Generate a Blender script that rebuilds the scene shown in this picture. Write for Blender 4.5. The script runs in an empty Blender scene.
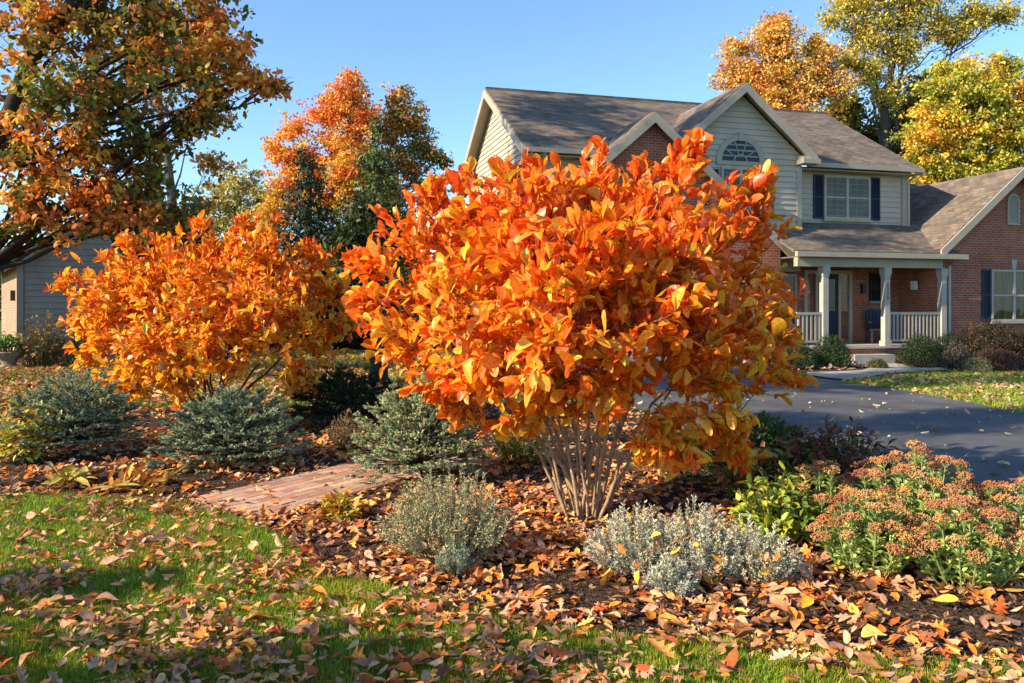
import bpy, math, random
import numpy as np
from mathutils import Vector
from mathutils.geometry import tessellate_polygon
random.seed(7)
rng = np.random.default_rng(11)
scene = bpy.context.scene
LINK = scene.collection.objects.link
F, CX, HY, CAMZ = 800.0, 512.0, 306.0, 1.6

def at(px, py, D):
    return np.array([(px-CX)/F*D, D, CAMZ+(HY-py)/F*D])
def g(px, py):
    D = CAMZ*F/(py-HY)
    return ((px-CX)/F*D, D)
def nrm(a):
    a = np.asarray(a, float)
    return a/np.maximum(np.linalg.norm(a, axis=-1, keepdims=True), 1e-9)
def rnd_unit(n):
    return nrm(rng.normal(size=(n, 3)))

# ------------------------------------------------------------------ object helpers
def tag(o, label=None, cat=None, group=None, kind=None):
    if label: o['label'] = label
    if cat: o['category'] = cat
    if group: o['group'] = group
    if kind: o['kind'] = kind
    return o
def empty(name, loc=(0, 0, 0), rz=0, label=None, cat=None, group=None):
    o = bpy.data.objects.new(name, None); LINK(o)
    o.location = loc; o.rotation_euler = (0, 0, rz); o.empty_display_size = 0.2
    return tag(o, label, cat, group)
def new_obj(name, me, mat, parent=None, world=False):
    o = bpy.data.objects.new(name, me); LINK(o)
    if mat: me.materials.append(mat)
    if parent is not None:
        o.parent = parent
        if world:       # vertices are given in world space
            o.location = tuple(-c for c in parent.location)
    return o
def mesh_tris(name, V, T, C=None, mat=None, parent=None, world=True, smooth=False):
    V = np.ascontiguousarray(V, dtype=np.float32); T = np.ascontiguousarray(T, dtype=np.int32)
    me = bpy.data.meshes.new(name); k = T.shape[1]
    me.vertices.add(len(V)); me.vertices.foreach_set('co', V.ravel())
    me.loops.add(T.size); me.loops.foreach_set('vertex_index', T.ravel())
    me.polygons.add(len(T)); me.polygons.foreach_set('loop_start', np.arange(len(T), dtype=np.int32)*k)
    me.polygons.foreach_set('use_smooth', np.full(len(T), name not in ('path', 'bark_chips'), dtype=bool))
    me.update(calc_edges=True)
    if C is not None:
        at_ = me.color_attributes.new('Col', 'FLOAT_COLOR', 'POINT')
        c4 = np.ones((len(V), 4), dtype=np.float32); c4[:, :3] = C
        at_.data.foreach_set('color', c4.ravel())
    return new_obj(name, me, mat, parent, world)

class Bag:                                  # collects instanced pieces for one mesh
    def __init__(s): s.V = []; s.T = []; s.C = []; s.n = 0
    def add(s, V, T, C):
        s.V.append(V); s.T.append(T+s.n); s.C.append(np.broadcast_to(C, V.shape)); s.n += len(V)
    def build(s, name, mat, parent=None, smooth=False, world=True):
        return mesh_tris(name, np.concatenate(s.V), np.concatenate(s.T), np.concatenate(s.C), mat, parent, world, smooth)

# ------------------------------------------------------------------ leaf shapes (u along, v across)
def fan_leaf(stations):
    v = [(0, 0)]; t = []
    for (u, w) in stations: v += [(u, -w), (u, 0), (u, w)]
    n = len(stations); v.append((1, 0)); tip = len(v)-1
    t += [(0, 1, 2), (0, 2, 3)]
    for i in range(n-1):
        a = 1+3*i; b = a+3
        t += [(a, b, b+1), (a, b+1, a+1), (a+1, b+1, b+2), (a+1, b+2, a+2)]
    a = 1+3*(n-1)
    t += [(a, tip, a+1), (a+1, tip, a+2)]
    return np.array(v, float), np.array(t, int)
OVAL = fan_leaf([(.14, .13), (.36, .38), (.62, .50), (.84, .36), (.95, .18)])
OVAL_S = fan_leaf([(.3, .42), (.7, .38)])
LANCE = fan_leaf([(.25, .35), (.65, .42)])
OAK = fan_leaf([(.12, .07), (.22, .28), (.30, .10), (.44, .50), (.54, .16), (.68, .42), (.76, .15), (.88, .2)])
MAPLE = fan_leaf([(.10, .22), (.20, .60), (.36, .26), (.55, .62), (.62, .22), (.80, .2)])
DIAM = (np.array([(0, 0), (.45, -.5), (1, 0), (.5, .5)], float), np.array([(0, 1, 2), (0, 2, 3)], int))
BLADE = (np.array([(0, -.5), (0, .5), (.55, .35), (.55, -.35), (1, 0)], float), np.array([(0, 1, 2), (0, 2, 3), (3, 2, 4)], int))
NEEDLE = (np.array([(0, -.5), (0, .5), (1, 0)], float), np.array([(0, 1, 2)], int))

def inst(bag, tpl, P, A, N, L, W, cu, cv, fold, col, twist=None):
    tv, tt = tpl; n = len(P); k = len(tv)
    A = nrm(A); N = N-(N*A).sum(1, keepdims=True)*A; N = nrm(N); B = np.cross(N, A)
    L = np.broadcast_to(L, n)[:, None]; W = np.broadcast_to(W, n)[:, None]
    cu = np.broadcast_to(cu, n)[:, None]; cv = np.broadcast_to(cv, n)[:, None]; fold = np.broadcast_to(fold, n)[:, None]
    u = tv[None, :, 0]; v = tv[None, :, 1]
    w = cu*u*u*L + cv*v*v*W*2 + fold*np.abs(v)*W
    if twist is not None: w = w + np.broadcast_to(twist, n)[:, None]*v*u*W
    V = P[:, None]+A[:, None]*(u*L)[..., None]+B[:, None]*(v*W)[..., None]+N[:, None]*w[..., None]
    T = (tt[None]+(np.arange(n)*k)[:, None, None]).reshape(-1, 3)
    C = np.repeat(col[:, None], k, 1).reshape(-1, 3)
    bag.add(V.reshape(-1, 3), T, C)

OCT_V = np.array([(1,0,0),(-1,0,0),(0,1,0),(0,-1,0),(0,0,1),(0,0,-1)], float)
OCT_T = np.array([(0,2,4),(2,1,4),(1,3,4),(3,0,4),(2,0,5),(1,2,5),(3,1,5),(0,3,5)])
def octs(bag, P, R, col):
    n = len(P); R = np.broadcast_to(R, n)
    V = P[:, None]+OCT_V[None]*R[:, None, None]*(1+rng.normal(0, .15, (n, 6, 1)))
    T = (OCT_T[None]+(np.arange(n)*6)[:, None, None]).reshape(-1, 3)
    bag.add(V.reshape(-1, 3), T, np.repeat(col[:, None], 6, 1).reshape(-1, 3))

def tube(bag, pts, rad, sides=6, col=(.1, .08, .06), cap=True):
    pts = np.asarray(pts, float); m = len(pts); rad = np.broadcast_to(rad, m)
    d = np.gradient(pts, axis=0); d = nrm(d)
    ref = np.array([0.31, 0.93, 0.2]); ref = ref if abs(d[0] @ nrm(ref)) < .9 else np.array([1., 0, 0])
    b1 = nrm(np.cross(d, ref)); b2 = np.cross(d, b1)
    a = np.arange(sides)/sides*2*math.pi
    V = pts[:, None]+(b1[:, None]*np.cos(a)[None, :, None]+b2[:, None]*np.sin(a)[None, :, None])*rad[:, None, None]
    V = V.reshape(-1, 3); T = []
    for i in range(m-1):
        for j in range(sides):
            p = i*sides+j; q = i*sides+(j+1) % sides
            T += [(p, q, q+sides), (p, q+sides, p+sides)]
    if cap:
        V = np.vstack([V, pts[-1:]]); e = len(V)-1
        for j in range(sides): T.append(((m-1)*sides+j, (m-1)*sides+(j+1) % sides, e))
    bag.add(V, np.array(T), np.array(col, float)[None])
def bez(p0, p1, p2, n=8, jit=0.):
    t = np.linspace(0, 1, n)[:, None]; p0, p1, p2 = map(np.asarray, (p0, p1, p2))
    q = (1-t)**2*p0+2*t*(1-t)*p1+t*t*p2
    if jit: q[1:-1] += rng.normal(0, jit, (n-2, 3))
    return q
def vnoise(X, Y, s=1., seed=0.):
    X = np.asarray(X)/s; Y = np.asarray(Y)/s
    return (np.sin(1.7*X+seed+1.3*np.sin(1.1*Y+seed*2))+np.sin(2.3*Y+1.9*seed+1.7*np.sin(.9*X-seed))+np.sin(3.9*X+3.1*Y+seed*3)*.6+np.sin(5.3*X-6.1*Y+seed)*.5)/3.1
def pick(pal, n, jit=.12):
    c = np.array([p[:3] for p in pal]); w = np.array([p[3] if len(p) > 3 else 1. for p in pal]); w /= w.sum()
    i = rng.choice(len(pal), n, p=w)
    out = c[i]*(1+rng.normal(0, jit, (n, 1)))*(1+rng.normal(0, jit*.35, (n, 3)))
    return np.clip(out, .002, .95)
def inside(poly, X, Y):
    poly = np.asarray(poly); r = np.zeros(len(X), bool); j = len(poly)-1
    for i in range(len(poly)):
        xi, yi = poly[i]; xj, yj = poly[j]
        c = ((yi > Y) != (yj > Y)) & (X < (xj-xi)*(Y-yi)/(yj-yi+1e-12)+xi)
        r ^= c; j = i
    return r

# ------------------------------------------------------------------ materials
MATS = {}
def nodes(name):
    m = bpy.data.materials.new(name); m.use_nodes = True
    nt = m.node_tree; nt.nodes.clear(); MATS[name] = m
    out = nt.nodes.new('ShaderNodeOutputMaterial')
    return m, nt, out
def principled(nt, out=None, rough=.7, spec=.3):
    p = nt.nodes.new('ShaderNodeBsdfPrincipled'); p.inputs['Roughness'].default_value = rough
    p.inputs['Specular IOR Level'].default_value = spec
    if out: nt.links.new(p.outputs[0], out.inputs[0])
    return p
def leafmat(name, trans=.35, rough=.45, spec=.35, tint=(1, .9, .6), var=.25):
    m, nt, out = nodes(name)
    a = nt.nodes.new('ShaderNodeAttribute'); a.attribute_name = 'Col'
    tc = nt.nodes.new('ShaderNodeTexCoord'); n = nt.nodes.new('ShaderNodeTexNoise'); n.inputs['Scale'].default_value = 45; n.inputs['Detail'].default_value = 3
    nt.links.new(tc.outputs['Object'], n.inputs['Vector'])
    mr = nt.nodes.new('ShaderNodeMapRange'); mr.inputs[1].default_value = .3; mr.inputs[2].default_value = .7; mr.inputs[3].default_value = 1-var; mr.inputs[4].default_value = 1+var
    nt.links.new(n.outputs[0], mr.inputs[0])
    mx = nt.nodes.new('ShaderNodeMix'); mx.data_type = 'RGBA'; mx.blend_type = 'MULTIPLY'; mx.inputs[0].default_value = 1
    nt.links.new(a.outputs['Color'], mx.inputs[6]); nt.links.new(mr.outputs[0], mx.inputs[7])
    p = principled(nt, None, rough, spec); nt.links.new(mx.outputs[2], p.inputs['Base Color'])
    if trans > 0:
        t = nt.nodes.new('ShaderNodeBsdfTranslucent')
        m2 = nt.nodes.new('ShaderNodeMix'); m2.data_type = 'RGBA'; m2.blend_type = 'MULTIPLY'; m2.inputs[0].default_value = 1
        nt.links.new(mx.outputs[2], m2.inputs[6]); m2.inputs[7].default_value = (*tint, 1)
        nt.links.new(m2.outputs[2], t.inputs['Color'])
        ms = nt.nodes.new('ShaderNodeMixShader'); ms.inputs[0].default_value = trans
        nt.links.new(p.outputs[0], ms.inputs[1]); nt.links.new(t.outputs[0], ms.inputs[2]); nt.links.new(ms.outputs[0], out.inputs[0])
    else: nt.links.new(p.outputs[0], out.inputs[0])
    return m
def noisemat(name, c1, c2, scale=5, rough=.8, spec=.2, bump=.0, detail=6, coord='Object', stretch=(1, 1, 1), c3=None, bscale=None, lo=.35, hi=.65, bdist=.02):
    m, nt, out = nodes(name); p = principled(nt, out, rough, spec)
    tc = nt.nodes.new('ShaderNodeTexCoord'); mp = nt.nodes.new('ShaderNodeMapping'); mp.inputs['Scale'].default_value = stretch
    nt.links.new(tc.outputs[coord], mp.inputs['Vector'])
    n = nt.nodes.new('ShaderNodeTexNoise'); n.inputs['Scale'].default_value = scale; n.inputs['Detail'].default_value = detail; n.inputs['Roughness'].default_value = .65
    nt.links.new(mp.outputs[0], n.inputs['Vector'])
    r = nt.nodes.new('ShaderNodeValToRGB'); r.color_ramp.elements[0].position = lo; r.color_ramp.elements[1].position = hi
    r.color_ramp.elements[0].color = (*c1, 1); r.color_ramp.elements[1].color = (*c2, 1)
    if c3: e = r.color_ramp.elements.new((lo+hi)/2); e.color = (*c3, 1)
    nt.links.new(n.outputs[0], r.inputs[0]); nt.links.new(r.outputs[0], p.inputs['Base Color'])
    if bump:
        b = nt.nodes.new('ShaderNodeBump'); b.inputs['Strength'].default_value = bump; b.inputs['Distance'].default_value = bdist
        n2 = nt.nodes.new('ShaderNodeTexNoise'); n2.inputs['Scale'].default_value = bscale or scale*4; n2.inputs['Detail'].default_value = 5
        nt.links.new(mp.outputs[0], n2.inputs['Vector']); nt.links.new(n2.outputs[0], b.inputs['Height']); nt.links.new(b.outputs[0], p.inputs['Normal'])
    return m
def brickmat(name, c1, c2, mortar, bw, rh, ms, rough=.85, bump=.6, big=.25, bias=0., dist=.008):
    m, nt, out = nodes(name); p = principled(nt, out, rough, .2)
    uv = nt.nodes.new('ShaderNodeUVMap'); b = nt.nodes.new('ShaderNodeTexBrick')
    b.inputs['Scale'].default_value = 1; b.inputs['Brick Width'].default_value = bw; b.inputs['Row Height'].default_value = rh
    b.inputs['Mortar Size'].default_value = ms; b.inputs['Mortar Smooth'].default_value = .3; b.inputs['Bias'].default_value = bias
    b.inputs['Color1'].default_value = (*c1, 1); b.inputs['Color2'].default_value = (*c2, 1); b.inputs['Mortar'].default_value = (*mortar, 1)
    nt.links.new(uv.outputs[0], b.inputs['Vector'])
    n = nt.nodes.new('ShaderNodeTexNoise'); n.inputs['Scale'].default_value = 1.3; n.inputs['Detail'].default_value = 8; n.inputs['Roughness'].default_value = .7
    nt.links.new(uv.outputs[0], n.inputs['Vector'])
    mr = nt.nodes.new('ShaderNodeMapRange'); mr.inputs[1].default_value = .3; mr.inputs[2].default_value = .7; mr.inputs[3].default_value = 1-big; mr.inputs[4].default_value = 1+big
    nt.links.new(n.outputs[0], mr.inputs[0])
    mx = nt.nodes.new('ShaderNodeMix'); mx.data_type = 'RGBA'; mx.blend_type = 'MULTIPLY'; mx.inputs[0].default_value = 1
    nt.links.new(b.outputs['Color'], mx.inputs[6]); nt.links.new(mr.outputs[0], mx.inputs[7]); nt.links.new(mx.outputs[2], p.inputs['Base Color'])
    bp = nt.nodes.new('ShaderNodeBump'); bp.inputs['Strength'].default_value = bump; bp.inputs['Distance'].default_value = dist; bp.invert = True
    nt.links.new(b.outputs['Fac'], bp.inputs['Height']); nt.links.new(bp.outputs[0], p.inputs['Normal'])
    return m
def attrmat(name, rough=.8, spec=.2, bump=0., bscale=60):
    m, nt, out = nodes(name); p = principled(nt, out, rough, spec)
    a = nt.nodes.new('ShaderNodeAttribute'); a.attribute_name = 'Col'
    tc = nt.nodes.new('ShaderNodeTexCoord'); n = nt.nodes.new('ShaderNodeTexNoise'); n.inputs['Scale'].default_value = bscale; n.inputs['Detail'].default_value = 4
    nt.links.new(tc.outputs['Object'], n.inputs['Vector'])
    mr = nt.nodes.new('ShaderNodeMapRange'); mr.inputs[1].default_value = .3; mr.inputs[2].default_value = .7; mr.inputs[3].default_value = .7; mr.inputs[4].default_value = 1.25
    nt.links.new(n.outputs[0], mr.inputs[0])
    mx = nt.nodes.new('ShaderNodeMix'); mx.data_type = 'RGBA'; mx.blend_type = 'MULTIPLY'; mx.inputs[0].default_value = 1
    nt.links.new(a.outputs['Color'], mx.inputs[6]); nt.links.new(mr.outputs[0], mx.inputs[7]); nt.links.new(mx.outputs[2], p.inputs['Base Color'])
    if bump:
        bp = nt.nodes.new('ShaderNodeBump'); bp.inputs['Strength'].default_value = bump; bp.inputs['Distance'].default_value = .01
        nt.links.new(n.outputs[0], bp.inputs['Height']); nt.links.new(bp.outputs[0], p.inputs['Normal'])
    return m
def glassmat():
    m, nt, out = nodes('window_glass')
    gl = nt.nodes.new('ShaderNodeBsdfGlossy'); gl.inputs['Roughness'].default_value = .02; gl.inputs['Color'].default_value = (.9, .92, .95, 1)
    tr = nt.nodes.new('ShaderNodeBsdfTransparent'); tr.inputs['Color'].default_value = (.75, .78, .78, 1)
    lw = nt.nodes.new('ShaderNodeLayerWeight'); lw.inputs[0].default_value = .25
    mr = nt.nodes.new('ShaderNodeMapRange'); mr.inputs[3].default_value = .02; mr.inputs[4].default_value = .14
    tc = nt.nodes.new('ShaderNodeTexCoord'); n = nt.nodes.new('ShaderNodeTexNoise'); n.inputs['Scale'].default_value = 1.2
    bp = nt.nodes.new('ShaderNodeBump'); bp.inputs['Strength'].default_value = .15; bp.inputs['Distance'].default_value = .03
    nt.links.new(tc.outputs['Object'], n.inputs['Vector']); nt.links.new(n.outputs[0], bp.inputs['Height']); nt.links.new(bp.outputs[0], gl.inputs['Normal'])
    nt.links.new(lw.outputs['Facing'], mr.inputs[0])
    ms = nt.nodes.new('ShaderNodeMixShader'); nt.links.new(mr.outputs[0], ms.inputs[0]); nt.links.new(tr.outputs[0], ms.inputs[1]); nt.links.new(gl.outputs[0], ms.inputs[2])
    nt.links.new(ms.outputs[0], out.inputs[0]); return m

ORANGE = leafmat('autumn_leaf', .5, .36, .45, (1, .92, .62), .3)
TREELEAF = leafmat('tree_leaf', .35, .5, .3, (1, .95, .55), .2)
GREENLEAF = leafmat('green_leaf', .25, .45, .35, (.9, 1, .5), .2)
NEEDLEMAT = leafmat('needle', .05, .6, .2, (1, 1, .8), .2)
DRYLEAF = leafmat('dry_leaf', .18, .6, .25, (1, .75, .5), .3)
GRASSMAT = leafmat('grass_blade', .3, .5, .3, (.9, 1, .4), .2)
BARK = attrmat('bark', .9, .1, .8, 35)
CHIP = attrmat('bark_chip', .9, .1, .3, 80)
SIDING = noisemat('vinyl_siding', (.41, .35, .275), (.47, .405, .32), 1.5, .6, .25, .05, bscale=60)
TRIM = noisemat('painted_trim', (.33, .28, .215), (.39, .335, .26), 3, .55, .3)
RAIL = noisemat('painted_railing', (.34, .31, .26), (.41, .375, .32), 3, .55, .3)
BRICK = brickmat('red_brick', (.36, .105, .055), (.25, .068, .038), (.34, .24, .18), .205, .072, .009)
NBRICK = brickmat('tan_brick', (.44, .22, .13), (.33, .15, .09), (.38, .3, .23), .205, .072, .009)
SHINGLE = brickmat('asphalt_shingle', (.205, .16, .125), (.112, .09, .072), (.05, .042, .037), .26, .14, .006, .95, .8, .3, dist=.01)
SHUTTER = noisemat('navy_shutter', (.008, .012, .028), (.014, .02, .04), 3, .5, .3)
GREYSIDE = noisemat('grey_siding', (.215, .205, .19), (.27, .26, .245), 1.5, .6, .25)
ASPHALT = noisemat('driveway_asphalt', (.055, .057, .062), (.115, .115, .118), .9, .75, .35, .8, coord='Object', bscale=180, c3=(.080, .081, .086), bdist=.006)
CONCRETE = noisemat('concrete', (.30, .27, .235), (.42, .385, .34), 1.2, .85, .2, .3, bscale=60)
LAWN = noisemat('lawn_soil', (.045, .075, .012), (.11, .15, .025), 1.4, .95, .1, 1., bscale=40, c3=(.07, .11, .018))
FARLAWN = LAWN
MULCH = noisemat('bark_mulch', (.03, .018, .012), (.11, .068, .045), 26, .95, .1, 1., bscale=70, bdist=.03)
CEIL = noisemat('porch_ceiling', (.10, .09, .08), (.14, .13, .11), 3)
DARKIN = noisemat('dark_interior', (.012, .011, .01), (.03, .025, .02), 2)
CURTAIN = noisemat('curtain_or_dark', (.045, .034, .02), (.22, .165, .10), 2, .9, .1, stretch=(9, 9, .6))
GARAGE = noisemat('garage_door_paint', (.42, .42, .41), (.48, .48, .47), 3, .5, .3)
METAL = noisemat('dark_metal', (.02, .02, .02), (.04, .04, .04), 5, .4, .5)
LAMP = noisemat('lantern_glass', (.6, .6, .56), (.7, .7, .65), 5, .3, .5)
KNOB = noisemat('brass', (.6, .5, .3), (.75, .62, .4), 5, .25, .8)
NAVYCHAIR = noisemat('blue_chair_paint', (.015, .02, .05), (.03, .035, .07), 5, .5, .3)
STONE = noisemat('planter_stone', (.16, .14, .12), (.28, .25, .21), 9, .9, .1, .5)
GLASS = glassmat()
SAND = noisemat('joint_sand', (.10, .065, .045), (.20, .13, .09), 9, .95, .1, .3)

# ------------------------------------------------------------------ building meshes with planar UV in metres
class MB:
    def __init__(s): s.v = []; s.f = []
    def poly(s, pts):
        i = len(s.v); s.v += [tuple(map(float, p)) for p in pts]; s.f.append(tuple(range(i, i+len(pts))))
    def hexa(s, p):    # 8 corners: bottom 0-3 ccw, top 4-7
        i = len(s.v); s.v += [tuple(map(float, q)) for q in p]
        for f in ((0, 3, 2, 1), (4, 5, 6, 7), (0, 1, 5, 4), (1, 2, 6, 5), (2, 3, 7, 6), (3, 0, 4, 7)): s.f.append(tuple(i+k for k in f))
    def box(s, x0, x1, y0, y1, z0, z1):
        s.hexa([(x0, y0, z0), (x1, y0, z0), (x1, y1, z0), (x0, y1, z0), (x0, y0, z1), (x1, y0, z1), (x1, y1, z1), (x0, y1, z1)])
    def prism(s, outline, vec):     # planar outline (3D pts) swept by vec
        a = [Vector(p) for p in outline]; v = Vector(vec); b = [p+v for p in a]; n = len(a)
        s.poly(list(reversed(a))); s.poly(b)
        for i in range(n): s.poly([a[i], a[(i+1) % n], b[(i+1) % n], b[i]])
    def slab(s, quad, th):          # roof plane with thickness below
        a = [Vector(p) for p in quad]; n = (a[1]-a[0]).cross(a[2]-a[0]).normalized()
        if n.z < 0: n = -n
        s.prism(a, -n*th)
    def build(s, name, mat, parent=None):
        me = bpy.data.meshes.new(name); me.from_pydata(s.v, [], s.f)
        uv = me.uv_layers.new(name='UVMap')
        for p in me.polygons:
            n = p.normal
            t = Vector((0, 0, 1)).cross(n)
            t = Vector((1, 0, 0)) if t.length < 1e-4 else t.normalized()
            b = n.cross(t)
            if b.z < 0: b = -b
            if abs(t.x) > abs(t.y):
                if t.x < 0: t = -t
            elif t.y < 0: t = -t
            for li in p.loop_indices:
                co = me.vertices[me.loops[li].vertex_index].co
                uv.data[li].uv = (co.dot(t), co.dot(b))
        me.update()
        return new_obj(name, me, mat, parent)
class Axes:     # local frame on a wall: r = along, n = outward, z = up
    def __init__(s, p, r, n): s.p = Vector(p); s.r = Vector(r); s.n = Vector(n)
    def P(s, a, d, z): return s.p+s.r*a+s.n*d+Vector((0, 0, z))
    def box(s, mb, a0, a1, d0, d1, z0, z1):
        mb.hexa([s.P(a0, d0, z0), s.P(a1, d0, z0), s.P(a1, d1, z0), s.P(a0, d1, z0), s.P(a0, d0, z1), s.P(a1, d0, z1), s.P(a1, d1, z1), s.P(a0, d1, z1)])
    def shape(s, mb, outline, d0, d1):
        mb.prism([s.P(a, d0, z) for a, z in outline], s.n*(d1-d0))
def siding(ax, z0, z1, span, mb, step=.16, lip=.03):
    z = z0
    while z < z1-1e-3:
        zt = min(z+step, z1); a0, a1 = span(z); b0, b1 = span(zt)
        a0, a1 = max(a0, min(b0, a0)), a1
        if b1-b0 < .02: b0 = b1 = (b0+b1)/2; b0 -= .01; b1 += .01
        mb.poly([ax.P(a0, lip, z), ax.P(a1, lip, z), ax.P(b1, .001, zt), ax.P(b0, .001, zt)])
        mb.poly([ax.P(a0, 0, z), ax.P(a1, 0, z), ax.P(a1, lip, z), ax.P(a0, lip, z)])
        z = zt
def add_window(ax, parent, a0, a1, z0, z1, cols=2, hung=True, base=.02, trim=.07, fm=None, curtain_or_dark=True):
    f = MB(); o = base+.055
    ax.box(f, a0, a0+trim, base, o, z0, z1); ax.box(f, a1-trim, a1, base, o, z0, z1)
    ax.box(f, a0+trim, a1-trim, base, o, z0, z0+trim); ax.box(f, a0+trim, a1-trim, base, o, z1-trim, z1)
    w = (a1-a0)/cols
    for k in range(1, cols): ax.box(f, a0+w*k-.045, a0+w*k+.045, base, o-.003, z0+trim, z1-trim)
    if hung:
        zm = (z0+z1)/2
        for k in range(cols):
            x0 = a0+w*k+(trim if k == 0 else .045); x1 = a0+w*(k+1)-(trim if k == cols-1 else .045)
            ax.box(f, x0, x1, base, o-.015, zm-.025, zm+.025)
    fr = f.build('window', fm or RAIL, parent)
    s = MB(); ax.box(s, a0-.04, a1+.04, base, o+.04, z0-.07, z0-.003); s.build('sill', TRIM, fr)
    p = MB(); p.poly([ax.P(a0+.03, base+.032, z0+.03), ax.P(a1-.03, base+.032, z0+.03), ax.P(a1-.03, base+.032, z1-.03), ax.P(a0+.03, base+.032, z1-.03)])
    p.build('pane', GLASS, fr)
    c = MB(); c.poly([ax.P(a0+.03, base+.008, z0+.03), ax.P(a1-.03, base+.008, z0+.03), ax.P(a1-.03, base+.008, z1-.03), ax.P(a0+.03, base+.008, z1-.03)])
    c.build('curtain_or_dark', CURTAIN if curtain_or_dark else DARKIN, fr)  # where no curtain hangs, a dark-coloured sheet stands in for the unlit room
    return fr
def add_shutter(ax, parent, a0, a1, z0, z1, base=.02):
    m = MB(); ax.box(m, a0, a0+.05, base, base+.04, z0, z1); ax.box(m, a1-.05, a1, base, base+.04, z0, z1)
    for zz in (z0, (z0+z1)/2-.03, z1-.06): ax.box(m, a0+.05, a1-.05, base, base+.037, zz, zz+.06)
    z = z0+.06
    while z < z1-.08:
        m.poly([ax.P(a0+.05, base+.03, z), ax.P(a1-.05, base+.03, z), ax.P(a1-.05, base+.008, z+.05), ax.P(a0+.05, base+.008, z+.05)])
        z += .05
    return m.build('shutter', SHUTTER, parent)
def flat(name, poly, z, mat, label=None, kind='structure'):
    pts = [Vector((x, y, z)) for x, y in poly]
    tri = tessellate_polygon([pts]); me = bpy.data.meshes.new(name)
    me.from_pydata(pts, [], [tuple(t) for t in tri]); me.update()
    if me.polygons[0].normal.z < 0: me.flip_normals()
    uv = me.uv_layers.new(name='UVMap')
    for l in me.loops: c = me.vertices[l.vertex_index].co; uv.data[l.index].uv = (c.x, c.y)
    o = new_obj(name, me, mat); tag(o, kind=kind); return o

# ================================================================== GROUND
R = 700
flat('ground', [(-R, -60), (R, -60), (R, R), (-R, R)], 0, FARLAWN)
edge_px = [(-260, 490), (0, 494), (120, 498), (185, 504), (250, 521), (300, 548), (335, 574), (400, 592), (470, 607), (560, 630), (640, 640), (760, 645), (850, 657), (1024, 667), (1250, 672)]
edge = [g(*p) for p in edge_px]
bed = edge+[(4.6, 3.6), (4.35, 4.6), (3.75, 6.2), (2.7, 8.5), (2.1, 11), (1.8, 13), (-1, 13.2), (-4.5, 12.6), (-9, 12.2), (-13, 9.5)]
flat('mulch_bed', bed, .012, MULCH)
drive = [(1.3, 20.4), (6.5, 21.8), (6.62, 18.4), (7.0, 16.6), (7.45, 15.0), (7.7, 12.1), (8.5, 9), (10.4, 5), (12.5, 0), (14, -12), (7.2, -12), (6.0, 0), (4.8, 3.5), (4.5, 4.6), (3.9, 6.2), (2.85, 8.5), (2.2, 11), (1.9, 13), (1.4, 17)]
flat('driveway', drive, .008, ASPHALT)
walk = [g(807, 375.5), g(828, 379), g(848, 380.5), g(875, 376.5), g(905, 373), g(957, 370.5), g(935, 367.5), g(905, 366), g(892, 362.5), g(858, 361.5), g(864, 366), g(871, 368.5), g(862, 371), g(838, 372.5), g(807, 373)]
flat('walkway', walk, .03, CONCRETE)
porchbed = [g(760, 371), g(806, 372.6), g(838, 372), g(861, 370.6), g(869, 368.5), g(862, 365.5), g(856, 361), (8.4, 24), (5.5, 23)]
flat('porch_bed', porchbed, .012, MULCH)
wingbed = [g(896, 362), g(907, 365), g(937, 367), g(960, 369.5), g(1024, 370), (18, 19.6), (19, 26), (11, 26)]
flat('foundation_bed', wingbed, .012, MULCH)

# brick path: real bricks laid in running bond
a = np.array(g(188, 502)); b = np.array(g(256, 519)); c = np.array(g(352, 464))
pw = b-a; wid = np.linalg.norm(pw); pw = pw/wid; pl = np.array([-pw[1], pw[0]])
if pl @ (c-a) < 0: pl = -pl
plen = 2.6
skew = (c-a) @ pw/((c-a) @ pl)
pl = nrm(c-a)
B = Bag(); bw, bl, gp = .098, .205, .007
rows = int(1.02/bw)
bv = []; bt = []; bc = []
QT = np.array([(4, 5, 6), (4, 6, 7), (0, 1, 5), (0, 5, 4), (1, 2, 6), (1, 6, 5), (2, 3, 7), (2, 7, 6), (3, 0, 4), (3, 4, 7)])
wid = 1.0
pw = np.array([pl[1], -pl[0]]) if np.array([pl[1], -pl[0]]) @ (b-a) > 0 else -np.array([pl[1], -pl[0]])
slant = ((b-a) @ pl)/((b-a) @ pw)       # the near end follows the lawn edge
for r_ in range(rows):
    x = -(r_ % 2)*bl*.5+r_*bw*slant-.02
    x_lo = r_*bw*slant
    while x < plen:
        x0, x1 = max(x, x_lo), x+bl-gp; y0, y1 = r_*bw, (r_+1)*bw-gp
        if x1-x0 > .03:
            h = .0255+random.uniform(-.001, .001)
            cs = [a+pw*yy+pl*xx for xx, yy in ((x0, y0), (x1, y0), (x1, y1), (x0, y1))]
            V = np.array([(q[0], q[1], .0) for q in cs]+[(q[0], q[1], h+random.uniform(-.0008, .0008)) for q in cs])
            B.add(V, QT, pick([(.46, .27, .18), (.40, .21, .14), (.50, .32, .22), (.34, .18, .12), (.43, .30, .22)], 1, .1))
        x += bl
tag(B.build('path', CHIP), 'brick paver path leading from the lawn into the planting bed', kind='structure')
sand = [tuple(a+pl*.01), tuple(a+pw*(wid+.0)+pl*(slant*wid+.01)), tuple(a+pw*wid+pl*plen), tuple(a+pl*plen)]; pathpoly = sand
flat('path_sand', sand, .021, SAND)

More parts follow.
